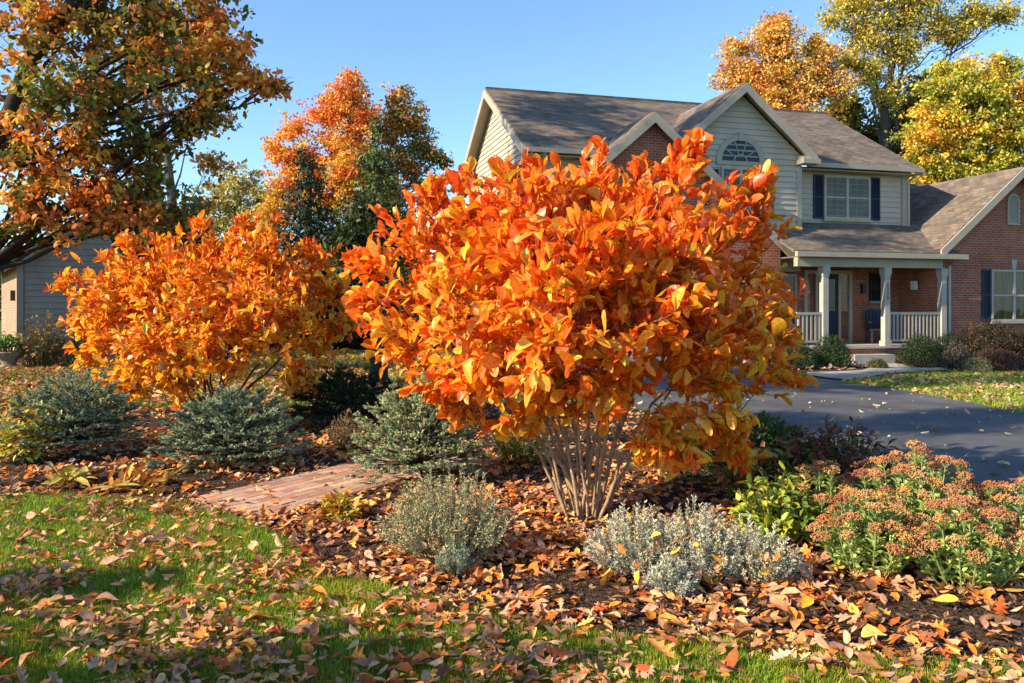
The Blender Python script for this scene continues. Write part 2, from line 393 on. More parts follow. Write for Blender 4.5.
# bark chips over the bed (stuff)
def scatter(poly, n, zone=None):
    poly = np.array(poly); lo = poly.min(0); hi = poly.max(0)
    X = rng.uniform(lo[0], hi[0], n*3); Y = rng.uniform(lo[1], hi[1], n*3)
    k = inside(poly, X, Y)
    return X[k][:n], Y[k][:n]
view = lambda X, Y, m=.4: (np.abs(X) < .66*Y+m)
def scat_view(poly, dens0, ymin, ymax, ref=5.):
    """points inside poly and in view; density falls with distance"""
    out = []
    n = int(dens0*1.5*(ymax**2-ymin**2)*.7)
    Y = np.sqrt(rng.uniform(ymin**2, ymax**2, n)); X = rng.uniform(-.7, .7, n)*Y
    keep = rng.uniform(size=n) < np.minimum(1, (ref/Y)**2)
    X = X[keep]; Y = Y[keep]; k = inside(poly, X, Y)
    return X[k], Y[k]
bedv = bed
X, Y = scat_view(bedv, 900, 3.2, 14, 4.)
k = ~inside(pathpoly, X, Y); X = X[k]; Y = Y[k]; n = len(X)
B = Bag()
A = rnd_unit(n); A[:, 2] *= .35; N = rnd_unit(n)*.5+np.array([0, 0, 1.])
P = np.stack([X, Y, .014+rng.uniform(0, .018, n)], 1)
inst(B, DIAM, P, A, N, rng.uniform(.012, .045, n)*(1+Y*.03), rng.uniform(.006, .016, n)*(1+Y*.05), 0, 0, rng.uniform(-.5, .5, n),
     pick([(.07, .042, .028), (.12, .078, .052), (.035, .022, .016), (.18, .125, .09, .5)], n, .2))
tag(B.build('bark_chips', CHIP), 'dark shredded bark mulch covering the planting bed', 'mulch', kind='stuff')

# ------------------------------------------------------------------ grass
frontlawn = [(-14, -1), (7, -1), (6, 3.3)]+[p for p in reversed(edge)]+[(-14, 7)]
fl = [(-9, 2.2), (4.8, 2.2), (4.6, 3.55)]+list(reversed(edge))+[(-8, 7.2)]
def grass(poly, dens, y0, y1, ref, h, w, name, label, patch, zexp=0.):
    X, Y = scat_view(poly, dens, y0, y1, ref); n = len(X)
    pn = vnoise(X, Y, .55, 3.1)
    A = np.stack([rng.normal(0, .42, n), rng.normal(0, .42, n), np.ones(n)], 1)
    N = rnd_unit(n); 
    P = np.stack([X, Y, np.zeros(n)-.002], 1)
    col = pick([(.18, .30, .022), (.25, .37, .03), (.34, .42, .04), (.11, .20, .02), (.46, .44, .07, .35), (.42, .32, .13, .2)], n, .18)
    col[pn > .25] *= np.array([1.35, 1.08, .9])
    L = h*rng.uniform(.6, 1.4, n)*(1+.25*pn); sc = np.maximum(1, Y/ref)**.7
    B = Bag(); inst(B, BLADE, P, A, N, L, w*rng.uniform(.7, 1.3, n)*sc, rng.uniform(-.5, .5, n), 0, .2, col)
    return tag(B.build(name, GRASSMAT), label, 'grass', kind='stuff')
grass(fl, 13000, 2.9, 7.4, 4.2, .042, .0034, 'lawn_grass', 'short green lawn grass in the foreground under scattered leaves', 1)
backlawn = [(-20, 12.4), (-9, 12.3), (-4.5, 12.8), (-1, 13.4), (1.2, 14), (1.0, 20.3), (-1, 26), (-10, 30), (-24, 26)]
rightlawn = [(7.6, 12.1), (7.35, 15.1), (6.95, 16.8), g(846, 381.2), g(876, 377.2), g(905, 373.8), g(957, 371.2), g(1040, 371.2), (16, 19.5), (16, 9), (8.6, 9)]
grass(backlawn, 420, 12, 30, 14, .07, .012, 'back_lawn_grass', 'strip of sunlit grass behind the planting bed toward the neighbouring garage', 1)
grass(rightlawn, 700, 9, 20.5, 14, .06, .011, 'side_lawn_grass', 'grass between the driveway and the brick wing', 1)

# ------------------------------------------------------------------ fallen leaves
FALL = [(.52, .30, .17, 2.2), (.60, .26, .08, 1.6), (.26, .12, .055, 1.3), (.60, .35, .17, 1.6), (.72, .44, .10, .7), (.48, .11, .03, .8), (.38, .19, .10, 1.2), (.70, .22, .03, .9)]
def litter(name, X, Y, size, z0, z1, label, pal=FALL, tilt=.28, extra=None, cover=1):
    for q_ in (g(661, 668), g(780, 673), g(806, 618), g(945, 612)):      # keep the large single leaves clear
        k_ = np.hypot(X-q_[0], Y-q_[1]-.02) > .10; X = X[k_]; Y = Y[k_]
    n = len(X); B = Bag(); kind = rng.choice(4, n, p=[.44, .17, .07, .32])
    for k, tpl in enumerate((OVAL, OAK, MAPLE, OVAL_S)):
        m = kind == k; c = m.sum()
        if not c: continue
        th = rng.uniform(0, 2*math.pi, c)
        A = np.stack([np.cos(th), np.sin(th), rng.normal(0, .22, c)], 1)
        N = np.stack([rng.normal(0, tilt, c), rng.normal(0, tilt, c), np.where(rng.uniform(size=c) < .8, 1., -1.)], 1)
        L = size*np.clip(rng.lognormal(-.08, .36, c), .35, 1.9)*(1.2 if k in (1,) else 1); W = L*rng.uniform(.42, .62, c)*(1.25 if k == 2 else 1)
        P = np.stack([X[m], Y[m], rng.uniform(z0, z1, c)], 1)-A*L[:, None]*.5
        P[:, 2] = np.maximum(P[:, 2], z0*.8)
        inst(B, tpl, P, A, N, L, W, np.clip(rng.normal(.0, .28, c), -.5, .5), np.clip(rng.normal(.2, .45, c), -.7, .9), np.clip(rng.normal(.12, .25, c), -.3, .5), pick(pal, c, .16), np.clip(rng.normal(0, .45, c), -.9, .9))
    return tag(B.build(name, DRYLEAF), label, 'leaves', kind='stuff')
X, Y = scat_view(fl, 600, 2.9, 7.4, 4.8)
d = vnoise(X, Y, .38, 1.2)+.55*vnoise(X, Y, 1.3, 4.)
near = np.clip((4.6-Y)/1.2, 0, 1)
keep = (rng.uniform(size=len(X)) < np.clip(.46+.65*d+.12*near, .07, 1)) & view(X, Y)
litter('fallen_lawn_leaves', X[keep], Y[keep], .061, .028, .062, 'curled tan and orange fallen leaves scattered over the foreground lawn')
X, Y = scat_view(bed, 600, 3.2, 13.5, 4.8)
d = vnoise(X, Y, .5, 2.2)
ex = np.array(edge)
dist = np.sqrt(((X[:, None]-ex[None, :, 0])**2+(Y[:, None]-ex[None, :, 1])**2)).min(1)
k = (rng.uniform(size=len(X)) < np.clip(.70+.95*d-.22*(X > 1.2), .08, 1)) & (~inside(pathpoly, X, Y) | (rng.uniform(size=len(X)) < .07))
k &= ~((X < -2.3) & (Y < 7.6) & (rng.uniform(size=len(X)) < .45))
BEDPAL = [(.62, .36, .20, 2), (.70, .28, .07, 2.2), (.30, .12, .055, 1.3), (.66, .36, .18, 2), (.75, .44, .10, .8), (.50, .11, .03, 1.1), (.42, .2, .1, 1.1), (.74, .24, .03, 1.4)]
litter('fallen_bed_leaves', X[k], Y[k], .07, .02, .06, 'thick layer of orange and tan fallen leaves over the mulch bed', BEDPAL)
X, Y = scat_view(backlawn, 90, 12, 30, 16); k = rng.uniform(size=len(X)) < .7
litter('fallen_back_leaves', X[k], Y[k], .11, .04, .08, 'fallen leaves scattered over the grass behind the planting bed')
X, Y = scat_view(rightlawn+[], 170, 9, 20.5, 15)
k = rng.uniform(size=len(X)) < np.clip(.16+.45*vnoise(X, Y, .9, .4)+.25*(X < 10)*(Y > 15), .02, 1)
litter('fallen_side_leaves', X[k], Y[k], .095, .03, .06, 'pale fallen leaves on the grass beside the driveway', [(.5, .30, .15), (.6, .38, .12), (.4, .22, .11), (.5, .36, .22)])
X, Y = scatter(porchbed, 500)
litter('fallen_porch_leaves', X, Y, .11, .02, .09, 'pile of pale fallen leaves in the small bed beside the porch walk', [(.5, .32, .2), (.55, .38, .26), (.42, .2, .12)])
X, Y = scat_view(drive, 2.6, 6, 20, 12)
litter('fallen_driveway_leaves', X, Y, .09, .014, .03, 'a few pale curled leaves lying on the dark asphalt driveway', [(.6, .5, .36), (.66, .52, .3), (.5, .36, .2)], .25)
# leaves resting on the brick path
def single_leaf(name, x, y, z, L, th, col, tpl, label, tilt=(0, 0), sc=.55, group=None):
    B = Bag(); A = np.array([[math.cos(th), math.sin(th), .12]]); N = np.array([[tilt[0], tilt[1], 1.]])
    P = np.array([[0, 0, 0.]])-A*L*.5
    inst(B, tpl, P, A, N, L, L*sc, np.array([.1]), np.array([.3]), np.array([.12]), np.array([col]), np.array([.2]))
    o = B.build(name, DRYLEAF, None, world=False); o.location = (x, y, z)
    tag(o, label, 'leaf', group); return o
x, y = g(661, 668); single_leaf('fallen_leaf', x, y, .08, .17, 2.2, (.88, .34, .08), OAK, 'large orange lobed oak leaf lying flat on the grass at the bottom edge', sc=.75)
x, y = g(780, 673); single_leaf('fallen_leaf', x, y, .07, .12, .3, (.72, .5, .34), OAK, 'pale tan lobed leaf on the grass at the bottom right of the big oak leaf', sc=.7)
x, y = g(806, 618); single_leaf('fallen_leaf', x, y, .075, .12, .9, (.9, .42, .03), OVAL, 'bright yellow orange oval leaf lying on the mulch between the silvery row and the sedum', (-.2, -.7))
x, y = g(945, 612); single_leaf('fallen_leaf', x, y, .06, .13, -.5, (.78, .46, .05), OVAL, 'yellow curled leaf on bark mulch just below the flowering sedum', (0, -.4), .45)

# ================================================================== FOLIAGE GENERATORS
def clump_nodes(clumps, n, inner=2.2, noise=.16):
    w = np.array([c[3]**1.8 for c in clumps]); i = rng.choice(len(clumps), n, p=w/w.sum())
    C = np.array([c[:3] for c in clumps])[i]; r = np.array([c[3] for c in clumps])[i]
    d = rnd_unit(n); rr = rng.uniform(size=n)**(1/inner)*(1+rng.normal(0, noise, n))
    return C+d*(r*rr)[:, None], d, i
def autumn_shrub(name, label, cat, base, clumps, nstem, nnodes, leafL, pal_lo, pal_hi, zlo, zhi, stemcol, stem_r, spread, axis_z):
    root = empty(name, (base[0], base[1], 0), 0, label, cat)
    base = np.array([base[0], base[1], 0.]); ctr = np.mean([c[:3] for c in clumps], 0)
    ends = []; order = sorted(range(len(clumps)), key=lambda i: math.atan2(clumps[i][1]-base[1], clumps[i][0]-base[0]))
    paths = []
    for k in range(nstem):
        c = np.array(clumps[k % len(clumps)][:3]); dirn = c-base; dirn[2] = 0
        p0 = base+np.array([dirn[0]*.055+rng.normal(0, spread), dirn[1]*.055+rng.normal(0, spread), 0])
        tgt = c+rng.normal(0, .12, 3)
        mid = base*.68+c*.32; mid[2] = c[2]*.66; mid += rng.normal(0, .05, 3)
        pts = bez(p0-np.array([0, 0, .03]), mid, tgt, 12, .014)
        rad = np.linspace(stem_r*rng.uniform(.5, 1.2), .004, 12)
        B = Bag(); tube(B, pts, rad, 7, np.array(stemcol)*rng.uniform(.8, 1.15))
        B.build('stem', BARK, root, True)
        paths.append(pts[4:])
    allp = np.concatenate(paths)
    P, d, ci = clump_nodes(clumps, int(nnodes*1.25), 2.4, .21)
    gap = vnoise(P[:, 0]+.6*P[:, 1], P[:, 2]*1.1+.3*P[:, 1], .17, nstem*1.)+.5*vnoise(P[:, 0]-P[:, 1], P[:, 2], .4, 2.)
    P = P[(P[:, 2] > .35) & (rng.uniform(size=len(P)) < np.clip(.55+1.35*gap, .02, 1))]; n = len(P)
    # twigs reach from the nearest stem point to every leaf cluster
    TB = Bag(); sub = allp; grown = []
    for q in P[rng.permutation(n)[:min(n, 150)]]:           # side branches grow one from another
        dd = np.linalg.norm(sub-q, axis=1)+np.maximum(0, sub[:, 2]-q[2])*1.5+rng.uniform(0, .12, len(sub))
        s0 = sub[dd.argmin()]; m = (s0+q)/2+rng.normal(0, .05, 3)-np.array([0, 0, .04])
        pts = bez(s0, m, q, 7, .006); L_ = np.linalg.norm(q-s0)
        tube(TB, pts, np.linspace(.004+.006*min(L_, 1), .002, 7), 4, np.array(stemcol)*.55, False); sub = np.vstack([sub, pts[2:]])
    for q in P:
        s0 = sub[(np.linalg.norm(sub-q, axis=1)+np.maximum(0, sub[:, 2]-q[2])*.8).argmin()]
        if np.linalg.norm(q-s0) > .4: s0 = q+(s0-q)*.4/np.linalg.norm(q-s0)
        m = (s0+q)/2+rng.normal(0, .02, 3)
        tube(TB, bez(s0, m, q, 4), np.linspace(.0032, .0016, 4), 3, (.13, .06, .04), False)
    TB.build('twigs', BARK, root)
    LB = Bag(); core = np.array([ctr[0], ctr[1], axis_z])
    out = nrm(P-core); cnt = rng.integers(4, 10, n)
    Q = np.repeat(P, cnt, 0); O = np.repeat(out, cnt, 0); m = len(Q)
    zc = np.clip((Q[:, 2]-zlo)/(zhi-zlo), 0, 1)
    A = O*.75+rnd_unit(m)*.85; A[:, 2] += (zc-.34)*.8; A = nrm(A)
    Np = O*.55+np.array([0, 0, .8])+rnd_unit(m)*.6
    Q = Q+rnd_unit(m)*.02-A*.01-(O+rnd_unit(m)*.25)*(rng.uniform(0, 1, m)**1.5*.13)[:, None]
    cl = np.repeat(rng.normal(0, .22, n), cnt)
    mixv = np.clip(zc*.9+cl+.18*vnoise(Q[:, 0]*2, Q[:, 2]*2+Q[:, 1], .8, 2.)+rng.normal(0, .16, m), 0, 1)
    lo = pick(pal_lo, m, .12); hi = pick(pal_hi, m, .12)
    col = np.where((rng.uniform(size=m) < mixv)[:, None], hi, lo)
    L = leafL*np.clip(rng.lognormal(-.12, .3, m), .35, 1.45)
    inst(LB, OVAL, Q, A, Np, L, L*rng.uniform(.28, .58, m), rng.normal(-.10, .32, m), rng.normal(.3, .5, m), rng.uniform(.1, .9, m), col, rng.normal(0, .8, m))
    LB.build('crown', ORANGE, root)
    return root
def pxclumps(lst, D0):
    out = []
    for (px, py, dD, r) in lst:
        D = D0+dD; p = at(px, py, D); out.append((p[0], p[1], p[2], r/F*D))
    return out

bx, by = g(585, 517)
big = pxclumps([(425, 255, .1, 46), (392, 318, 0, 32), (372, 262, .1, 16), (470, 225, .2, 50), (430, 200, .1, 17), (408, 212, .1, 14), (540, 228, -.2, 66), (505, 190, .1, 22), (540, 172, .1, 16), (600, 215, .3, 52), (660, 200, 0, 46), (690, 160, 0, 17),
    (735, 232, .1, 50), (760, 185, .1, 12), (765, 300, .2, 34), (560, 310, -.9, 76), (650, 310, -.8, 70), (480, 320, -.6, 62), (445, 375, -.3, 36), (712, 330, -.4, 62), (705, 395, -.4, 46), (658, 445, -.5, 22), (685, 455, -.4, 20),
    (545, 388, -.4, 26), (528, 424, -.3, 13), (462, 412, -.2, 14), (575, 418, -.4, 11), (500, 425, -.2, 10), (740, 452, -.1, 13), (498, 396, -.3, 26), (618, 378, -.6, 34), (600, 160, .2, 11), (640, 172, .2, 14), (700, 148, .1, 11), (790, 290, .1, 14), (352, 262, .1, 10), (366, 300, .1, 14), (795, 385, 0, 12), (470, 178, .1, 12), (620, 290, .9, 80), (500, 290, .9, 80), (758, 365, 0, 34), (730, 430, -.2, 18), (590, 250, -.9, 50), (690, 260, -.6, 55), (785, 345, .1, 16), (520, 250, -.6, 50), (400, 355, -.1, 22)], by)
BIG_LO = [(.93, .42, .03, 2.6), (.93, .32, .02, 2.), (.93, .58, .06, 1.6), (.88, .17, .015, .8), (.60, .34, .04, .3), (.93, .45, .08, 1)]
BIG_HI = [(.90, .17, .02, 2.5), (.92, .24, .025, 2.4), (.82, .10, .015, .8), (.92, .32, .03, 1.6), (.85, .22, .06, .6)]
autumn_shrub('orange_shrub', 'large multi stemmed shrub with blazing orange leaves, nearest the camera in the bed centre', 'shrub', (bx, by), big, 20, 4100, .114, BIG_LO, BIG_HI,   .5, 2.7, (.35, .24, .15), .017, .055, 1.15)
D2 = 10.3
left = pxclumps([(200, 262, 0, 36), (250, 245, 0, 26), (262, 262, -.3, 36), (310, 275, 0, 32), (150, 290, 0, 40), (110, 275, .1, 24), (70, 285, .2, 14), (110, 310, -.2, 34), (340, 290, .1, 20), (345, 320, .1, 20), (200, 310, -.8, 52), (265, 320, -.8, 48), (150, 345, -.6, 40),
    (95, 345, -.2, 24), (85, 318, 0, 20), (320, 345, -.1, 26), (215, 355, -.8, 34), (125, 380, -.4, 24), (170, 385, -.6, 22), (300, 378, -.2, 18), (210, 300, .9, 56), (280, 300, .8, 45), (140, 300, .7, 45), (205, 228, 0, 14), (162, 248, 0, 18), (248, 225, 0, 12), (310, 250, 0, 12), (128, 245, 0, 10)], D2)
LF_LO = [(.93, .54, .04, 2.6), (.93, .43, .03, 2.2), (.86, .50, .05, 1.2), (.80, .19, .02, .8), (.66, .36, .04, .4)]
LF_HI = [(.92, .28, .03, 2), (.93, .37, .035, 2.4), (.72, .09, .015, 1.2), (.85, .32, .04, 1)]
autumn_shrub('orange_shrub', 'wide domed orange yellow shrub behind the blue spruces, left of the biggest shrub', 'shrub', ((215-CX)/F*D2, D2), left, 14, 3900, .108, LF_LO, LF_HI, .6, 2.5, (.15, .10, .07), .028, .10, 1.0)

# ------------------------------------------------------------------ dwarf spruces
def spruce(label, px, py_base, rpx, hpx, D, n, seed, col=((.24, .28, .15), (.42, .45, .27), (.10, .13, .075)), name='dwarf_spruce', cat='conifer', group='blue dwarf spruces', nl=.026, flat_=1.):
    cx_, cy_ = (px-CX)/F*D, D; rx = .92*rpx/F*D; rz = hpx/F*D
    root = empty(name, (cx_, cy_, 0), 0, label, cat, group)
    WB = Bag(); NB = Bag(); n = int(n*3.2)
    th = rng.uniform(0, 2*math.pi, n); u = rng.uniform(0, 1, n)
    el = np.arcsin(u**.72)                              # elevation over the dome
    tier = np.round(el/.2+.35*np.sin(th*4+seed))*.2+rng.normal(0, .022, n); el = np.clip(el*.3+tier*.7, 0, 1.57)
    wob = 1+.10*np.sin(3*th+seed)+.10*np.sin(6*th+2*seed+9*el)+.06*np.sin(13*th-7*el)+rng.normal(0, .018, n)
    rr = np.where(rng.uniform(size=n) < .72, 1, rng.uniform(.45, .9, n))*wob
    d = np.stack([np.cos(th)*np.cos(el), np.sin(th)*np.cos(el), np.sin(el)], 1)
    P = np.array([cx_, cy_, .08])+d*np.array([rx, rx, rz-.05])*rr[:, None]
    P[:, 2] = np.maximum(P[:, 2], .05)
    for k in range(n):
        if k % 9 == 0:
            s = np.array([cx_, cy_, .1+P[k, 2]*.35]); e_ = s+(P[k]-s)*.86; tube(WB, bez(s, (s+e_)/2-np.array([0, 0, .04]), e_, 4), np.linspace(.012, .004, 4), 4, (.10, .07, .05), False)
    WB.build('branches', BARK, root)
    # four short shoots per tip, each a bottle brush of needles
    sh = 4
    Q = np.repeat(P, sh, 0); O = np.repeat(nrm(d*np.array([1, 1, .6])), sh, 0); m = len(Q)
    A = O+rnd_unit(m)*np.array([.7, .7, .22])+np.array([0, 0, .08]); A[:, 2] *= .6; A = nrm(A); SL = rng.uniform(.045, .085, m)*(D/7.5)**.5
    nn = 46
    base = np.repeat(Q, nn, 0); AA = np.repeat(A, nn, 0); t = rng.uniform(0, 1, m*nn)
    base = base+AA*(t*np.repeat(SL, nn))[:, None]
    side = rnd_unit(m*nn); side -= (side*AA).sum(1, keepdims=True)*AA; side = nrm(side)
    ND = nrm(side+AA*.75)
    cc = np.repeat(pick([col[0], col[1], col[2]], m, .15), nn, 0)*(1+rng.normal(0, .12, (m*nn, 1)))*(.9+.35*t[:, None])
    inst(NB, NEEDLE, base, ND, rnd_unit(m*nn), nl*.68*(1-.3*t)*rng.uniform(.8, 1.2, m*nn), .0055, 0, 0, 0, np.clip(cc, .01, .9))
    NB.build('foliage', NEEDLEMAT, root)
    return root
spruce('low blue grey dwarf spruce at the left edge, leftmost of the three', 72, 462, 62, 66, 8.6, 520, 1.)
spruce('rounded blue grey dwarf spruce beside the brick path, middle of the three', 232, 474, 68, 62, 8.0, 560, 2.)
spruce('pale blue grey dwarf spruce right of the brick path under the big orange shrub', 420, 492, 62, 84, 7.3, 480, 3.3, ((.31, .35, .18), (.50, .53, .30), (.14, .17, .085)))
spruce('dark green spreading juniper behind the silvery shrub and beside the driveway', 755, 498, 74, 58, 7.0, 520, 5., ((.10, .16, .05), (.16, .22, .07), (.06, .10, .035)), 'juniper', 'conifer', None, .022)
spruce('dark low yew shrub behind the brick path between the two orange shrubs', 345, 420, 55, 48, 10.6, 420, 6., ((.025, .045, .02), (.04, .06, .03), (.02, .03, .018)), 'yew_shrub', 'shrub', None, .03)

# ------------------------------------------------------------------ fine grey plants
def wispy(name, label, cat, px, pyb, rpx, hpx, nst, pal, lean=.6, group=None, leafL=.018, leafW=.005, per=46, stemc=(.20, .16, .10), start=.35, lower=.35):
    X0, Y0 = g(px, pyb); Y0 += rpx/F*Y0*.75; X0 = (px-CX)/F*Y0
    r = rpx/F*Y0; h = hpx/F*Y0; root = empty(name, (X0, Y0, 0), 0, label, cat, group)
    SB = Bag(); LB = Bag(); base = []; AA = []; TT = []; SS = []
    for k in range(nst):
        th = rng.uniform(0, 2*math.pi); q = math.sqrt(rng.uniform())
        tip = np.array([X0+math.cos(th)*r*q*(1+rng.normal(0, .06)), Y0+math.sin(th)*r*.8*q, h*(1-lower*q*q)*rng.uniform(.7, 1.12)])
        b0 = np.array([X0+(tip[0]-X0)*.55*(1-.3*lean), Y0+(tip[1]-Y0)*.55*(1-.3*lean), .01])
        mid = (b0+tip)/2+np.array([(tip[0]-b0[0])*.25, (tip[1]-b0[1])*.25, -.0])+rng.normal(0, .012, 3)
        pts = bez(b0, mid, tip, 6, .003); tube(SB, pts, np.linspace(.0028, .0012, 6), 3, stemc, False)
        t = np.clip(rng.uniform(start, 1.02, per), 0, 1); tt = t*(len(pts)-1); i = np.minimum(tt.astype(int), len(pts)-2); f = (tt-i)[:, None]
        base.append(pts[i]*(1-f)+pts[i+1]*f); AA.append(nrm(pts[i+1]-pts[i])); TT.append(t); SS.append(np.full(per, k))
    base = np.concatenate(base); AA = np.concatenate(AA); m = len(base); SS = np.concatenate(SS)
    side = rnd_unit(m); side -= (side*AA).sum(1, keepdims=True)*AA
    D_ = nrm(nrm(side)+AA*.9)
    sc = pick(pal, nst, .12)[SS]*(1+rng.normal(0, .12, (m, 1)))
    inst(LB, LANCE, base, D_, rnd_unit(m), leafL*rng.uniform(.6, 1.3, m), leafW, rng.normal(0, .2, m), 0, .2, np.clip(sc, .01, .9))
    SB.build('stems', BARK, root); LB.build('foliage', NEEDLEMAT, root)
    return root
GREY = [(.42, .40, .20), (.34, .34, .18), (.50, .45, .24), (.26, .27, .14)]
SILV = [(.44, .44, .33), (.54, .52, .38), (.36, .38, .30), (.52, .47, .27)]
wispy('lavender_shrub', 'fine grey green wispy lavender shrub left of the orange shrub stems', 'shrub', 450, 577, 72, 88, 420, GREY, 1.3, lower=.6, per=50, leafL=.021, leafW=.0055)
wispy('lavender_shrub', 'small grey green sprig of lavender at the foot of the wispy shrub', 'shrub', 455, 584, 20, 34, 70, [(.30, .36, .22), (.24, .3, .2)], 1.0, per=40)
def silver_mound(label, px, pyb, rpx, hpx, n, pal):
    return wispy('silver_artemisia', label, 'shrub', px, pyb, rpx, hpx, n, pal, 1.3, 'silvery grey mounds in front of the orange shrub', .021, .006, 60, (.25, .22, .15), .2, .6)
silver_mound('silvery grey feathery mound with pale green tips, left part of the silvery row', 640, 590, 58, 68, 240, SILV)
silver_mound('tallest silvery grey feathery mound in the middle of the silvery row', 700, 594, 54, 76, 220, SILV)
silver_mound('silvery grey feathery mound next to the yellow green perennial', 752, 596, 50, 62, 190, SILV)
silver_mound('small grey green tuft at the front foot of the silvery row', 672, 606, 30, 38, 120, [(.44, .44, .32), (.38, .39, .29)])

cx_, cz_ = [], []
P_ = []
for (px, pyb, r_, h_, c_) in ((450, 577, .36, .42, 22), (640, 590, .25, .34, 22), (700, 594, .22, .34, 24), (752, 596, .2, .3, 14), (870, 640, .3, .05, 6)):
    X0, Y0 = g(px, pyb); Y0 += r_*.6
    for k in range(c_):
        th = rng.uniform(0, 6.28); q = rng.uniform(.3, 1); P_.append((X0+math.cos(th)*r_*q, Y0+math.sin(th)*r_*q*.8, h_*rng.uniform(.15, 1)*(1-.4*q)))
P_ = np.array(P_); B = Bag(); n = len(P_); L = rng.uniform(.05, .085, n)
inst(B, OVAL, P_, rnd_unit(n), rnd_unit(n)+np.array([-.3, -.5, .6]), L, L*.55, rng.normal(0, .3, n), .3, .3, pick([(.75, .30, .05), (.7, .18, .03), (.6, .36, .2), (.78, .45, .06)], n))
tag(B.build('caught_leaves', DRYLEAF), 'orange fallen leaves caught in the wispy grey shrubs', 'leaves', kind='stuff')
# ------------------------------------------------------------------ leafy perennials
def leafy(name, label, cat, X0, Y0, r, h, n, L, W, pal, mat=GREENLEAF, droop=-.5, group=None, stems=True, per=7, up=.5):
    root = empty(name, (X0, Y0, 0), 0, label, cat, group); SB = Bag(); LB = Bag(); PP = []; OO = []
    for k in range(n):
        th = rng.uniform(0, 2*math.pi); q = math.sqrt(rng.uniform()); hh = h*(1-.45*q*q)*rng.uniform(.65, 1.1)
        b0 = np.array([X0+math.cos(th)*r*q*.5, Y0+math.sin(th)*r*q*.5, 0.]); tip = np.array([X0+math.cos(th)*r*q, Y0+math.sin(th)*r*q, hh])
        tube(SB, bez(b0, b0*.4+tip*.6+np.array([0, 0, hh*.1]), tip, 5), np.linspace(.004, .0015, 5)*max(1, Y0/8), 3, (.16, .14, .06), False)
        for j in range(per):
            t = rng.uniform(.3, 1.); PP.append(b0*(1-t)+tip*t); OO.append((math.cos(th)*.3, math.sin(th)*.3, .1))
    P = np.array(PP); O = np.array(OO); m = len(P)
    A = rnd_unit(m)+O; A[:, 2] = A[:, 2]*.6+up*.5
    N = rnd_unit(m)*.5+np.array([0, 0, 1.])
    l = L*rng.uniform(.6, 1.25, m)
    inst(LB, OVAL_S, P, A, N, l, l*W, rng.normal(droop*.4, .2, m), .1, .25, pick(pal, m, .15))
    if stems: SB.build('stems', BARK, root)
    LB.build('foliage', mat, root); return root
def gp(px, pyb): return g(px, pyb)
YG = [(.42, .46, .05), (.55, .50, .06), (.28, .36, .05), (.18, .26, .04)]
x, y = gp(790, 560); leafy('yellow_green_perennial', 'bright yellow green leafy perennial between the silvery mounds and the sedum', 'plant', x, y+.3, .27, .50, 110, .08, .5, YG, per=9)
x, y = gp(520, 472); leafy('yellow_green_perennial', 'yellow green airy plant behind the stems of the biggest orange shrub', 'plant', x, y+.3, .28, .48, 75, .07, .45, [(.45, .42, .05), (.3, .34, .05), (.5, .36, .06)], per=8)
x, y = gp(338, 527); leafy('yellow_perennial', 'small yellow orange leafed perennial at the right edge of the brick path', 'plant', x, y+.15, .20, .20, 50, .08, .5, [(.6, .48, .06), (.62, .32, .04), (.40, .40, .06), (.62, .2, .03)], per=6)
x, y = gp(142, 490); leafy('hosta_plant', 'collapsed yellow and amber hosta in the mulch in front of the spruces', 'plant', x, y, .30, .14, 40, .17, .42, [(.62, .34, .05), (.62, .24, .05), (.6, .45, .12), (.5, .25, .08)], DRYLEAF, per=3, up=.4)
x, y = gp(62, 490); leafy('hosta_plant', 'small fading yellow green hosta near the left spruce', 'plant', x, y+.1, .18, .16, 24, .15, .42, [(.55, .42, .08), (.35, .36, .07), (.6, .34, .1)], DRYLEAF, per=3, up=.6)
x, y = gp(12, 470); leafy('yellow_perennial', 'yellow green clump at the left edge beside the leftmost spruce', 'plant', x-.05, y+.35, .35, .62, 80, .10, .5, [(.6, .52, .08), (.40, .42, .08), (.6, .3, .06)], per=8)
x, y = gp(350, 448); leafy('dry_perennial', 'brown dry twiggy perennial behind the brick path', 'plant', x, y, .32, .42, 110, .05, .35, [(.26, .17, .08), (.18, .12, .06), (.34, .2, .1)], DRYLEAF, per=8)
x, y = gp(885, 535); leafy('dark_perennial', 'dark maroon brown perennial with dry seed heads between sedum and driveway', 'plant', x-.05, y+.75, .50, .70, 230, .075, .42, [(.14, .05, .03), (.20, .08, .045), (.12, .11, .04), (.26, .14, .07)], DRYLEAF, per=14)
x, y = gp(825, 530); leafy('dark_perennial', 'green and russet leafy perennial behind the yellow green one', 'plant', x-.1, y+.6, .50, .52, 210, .08, .5, [(.16, .19, .04), (.24, .25, .06), (.45, .17, .05), (.3, .12, .04)], per=11)

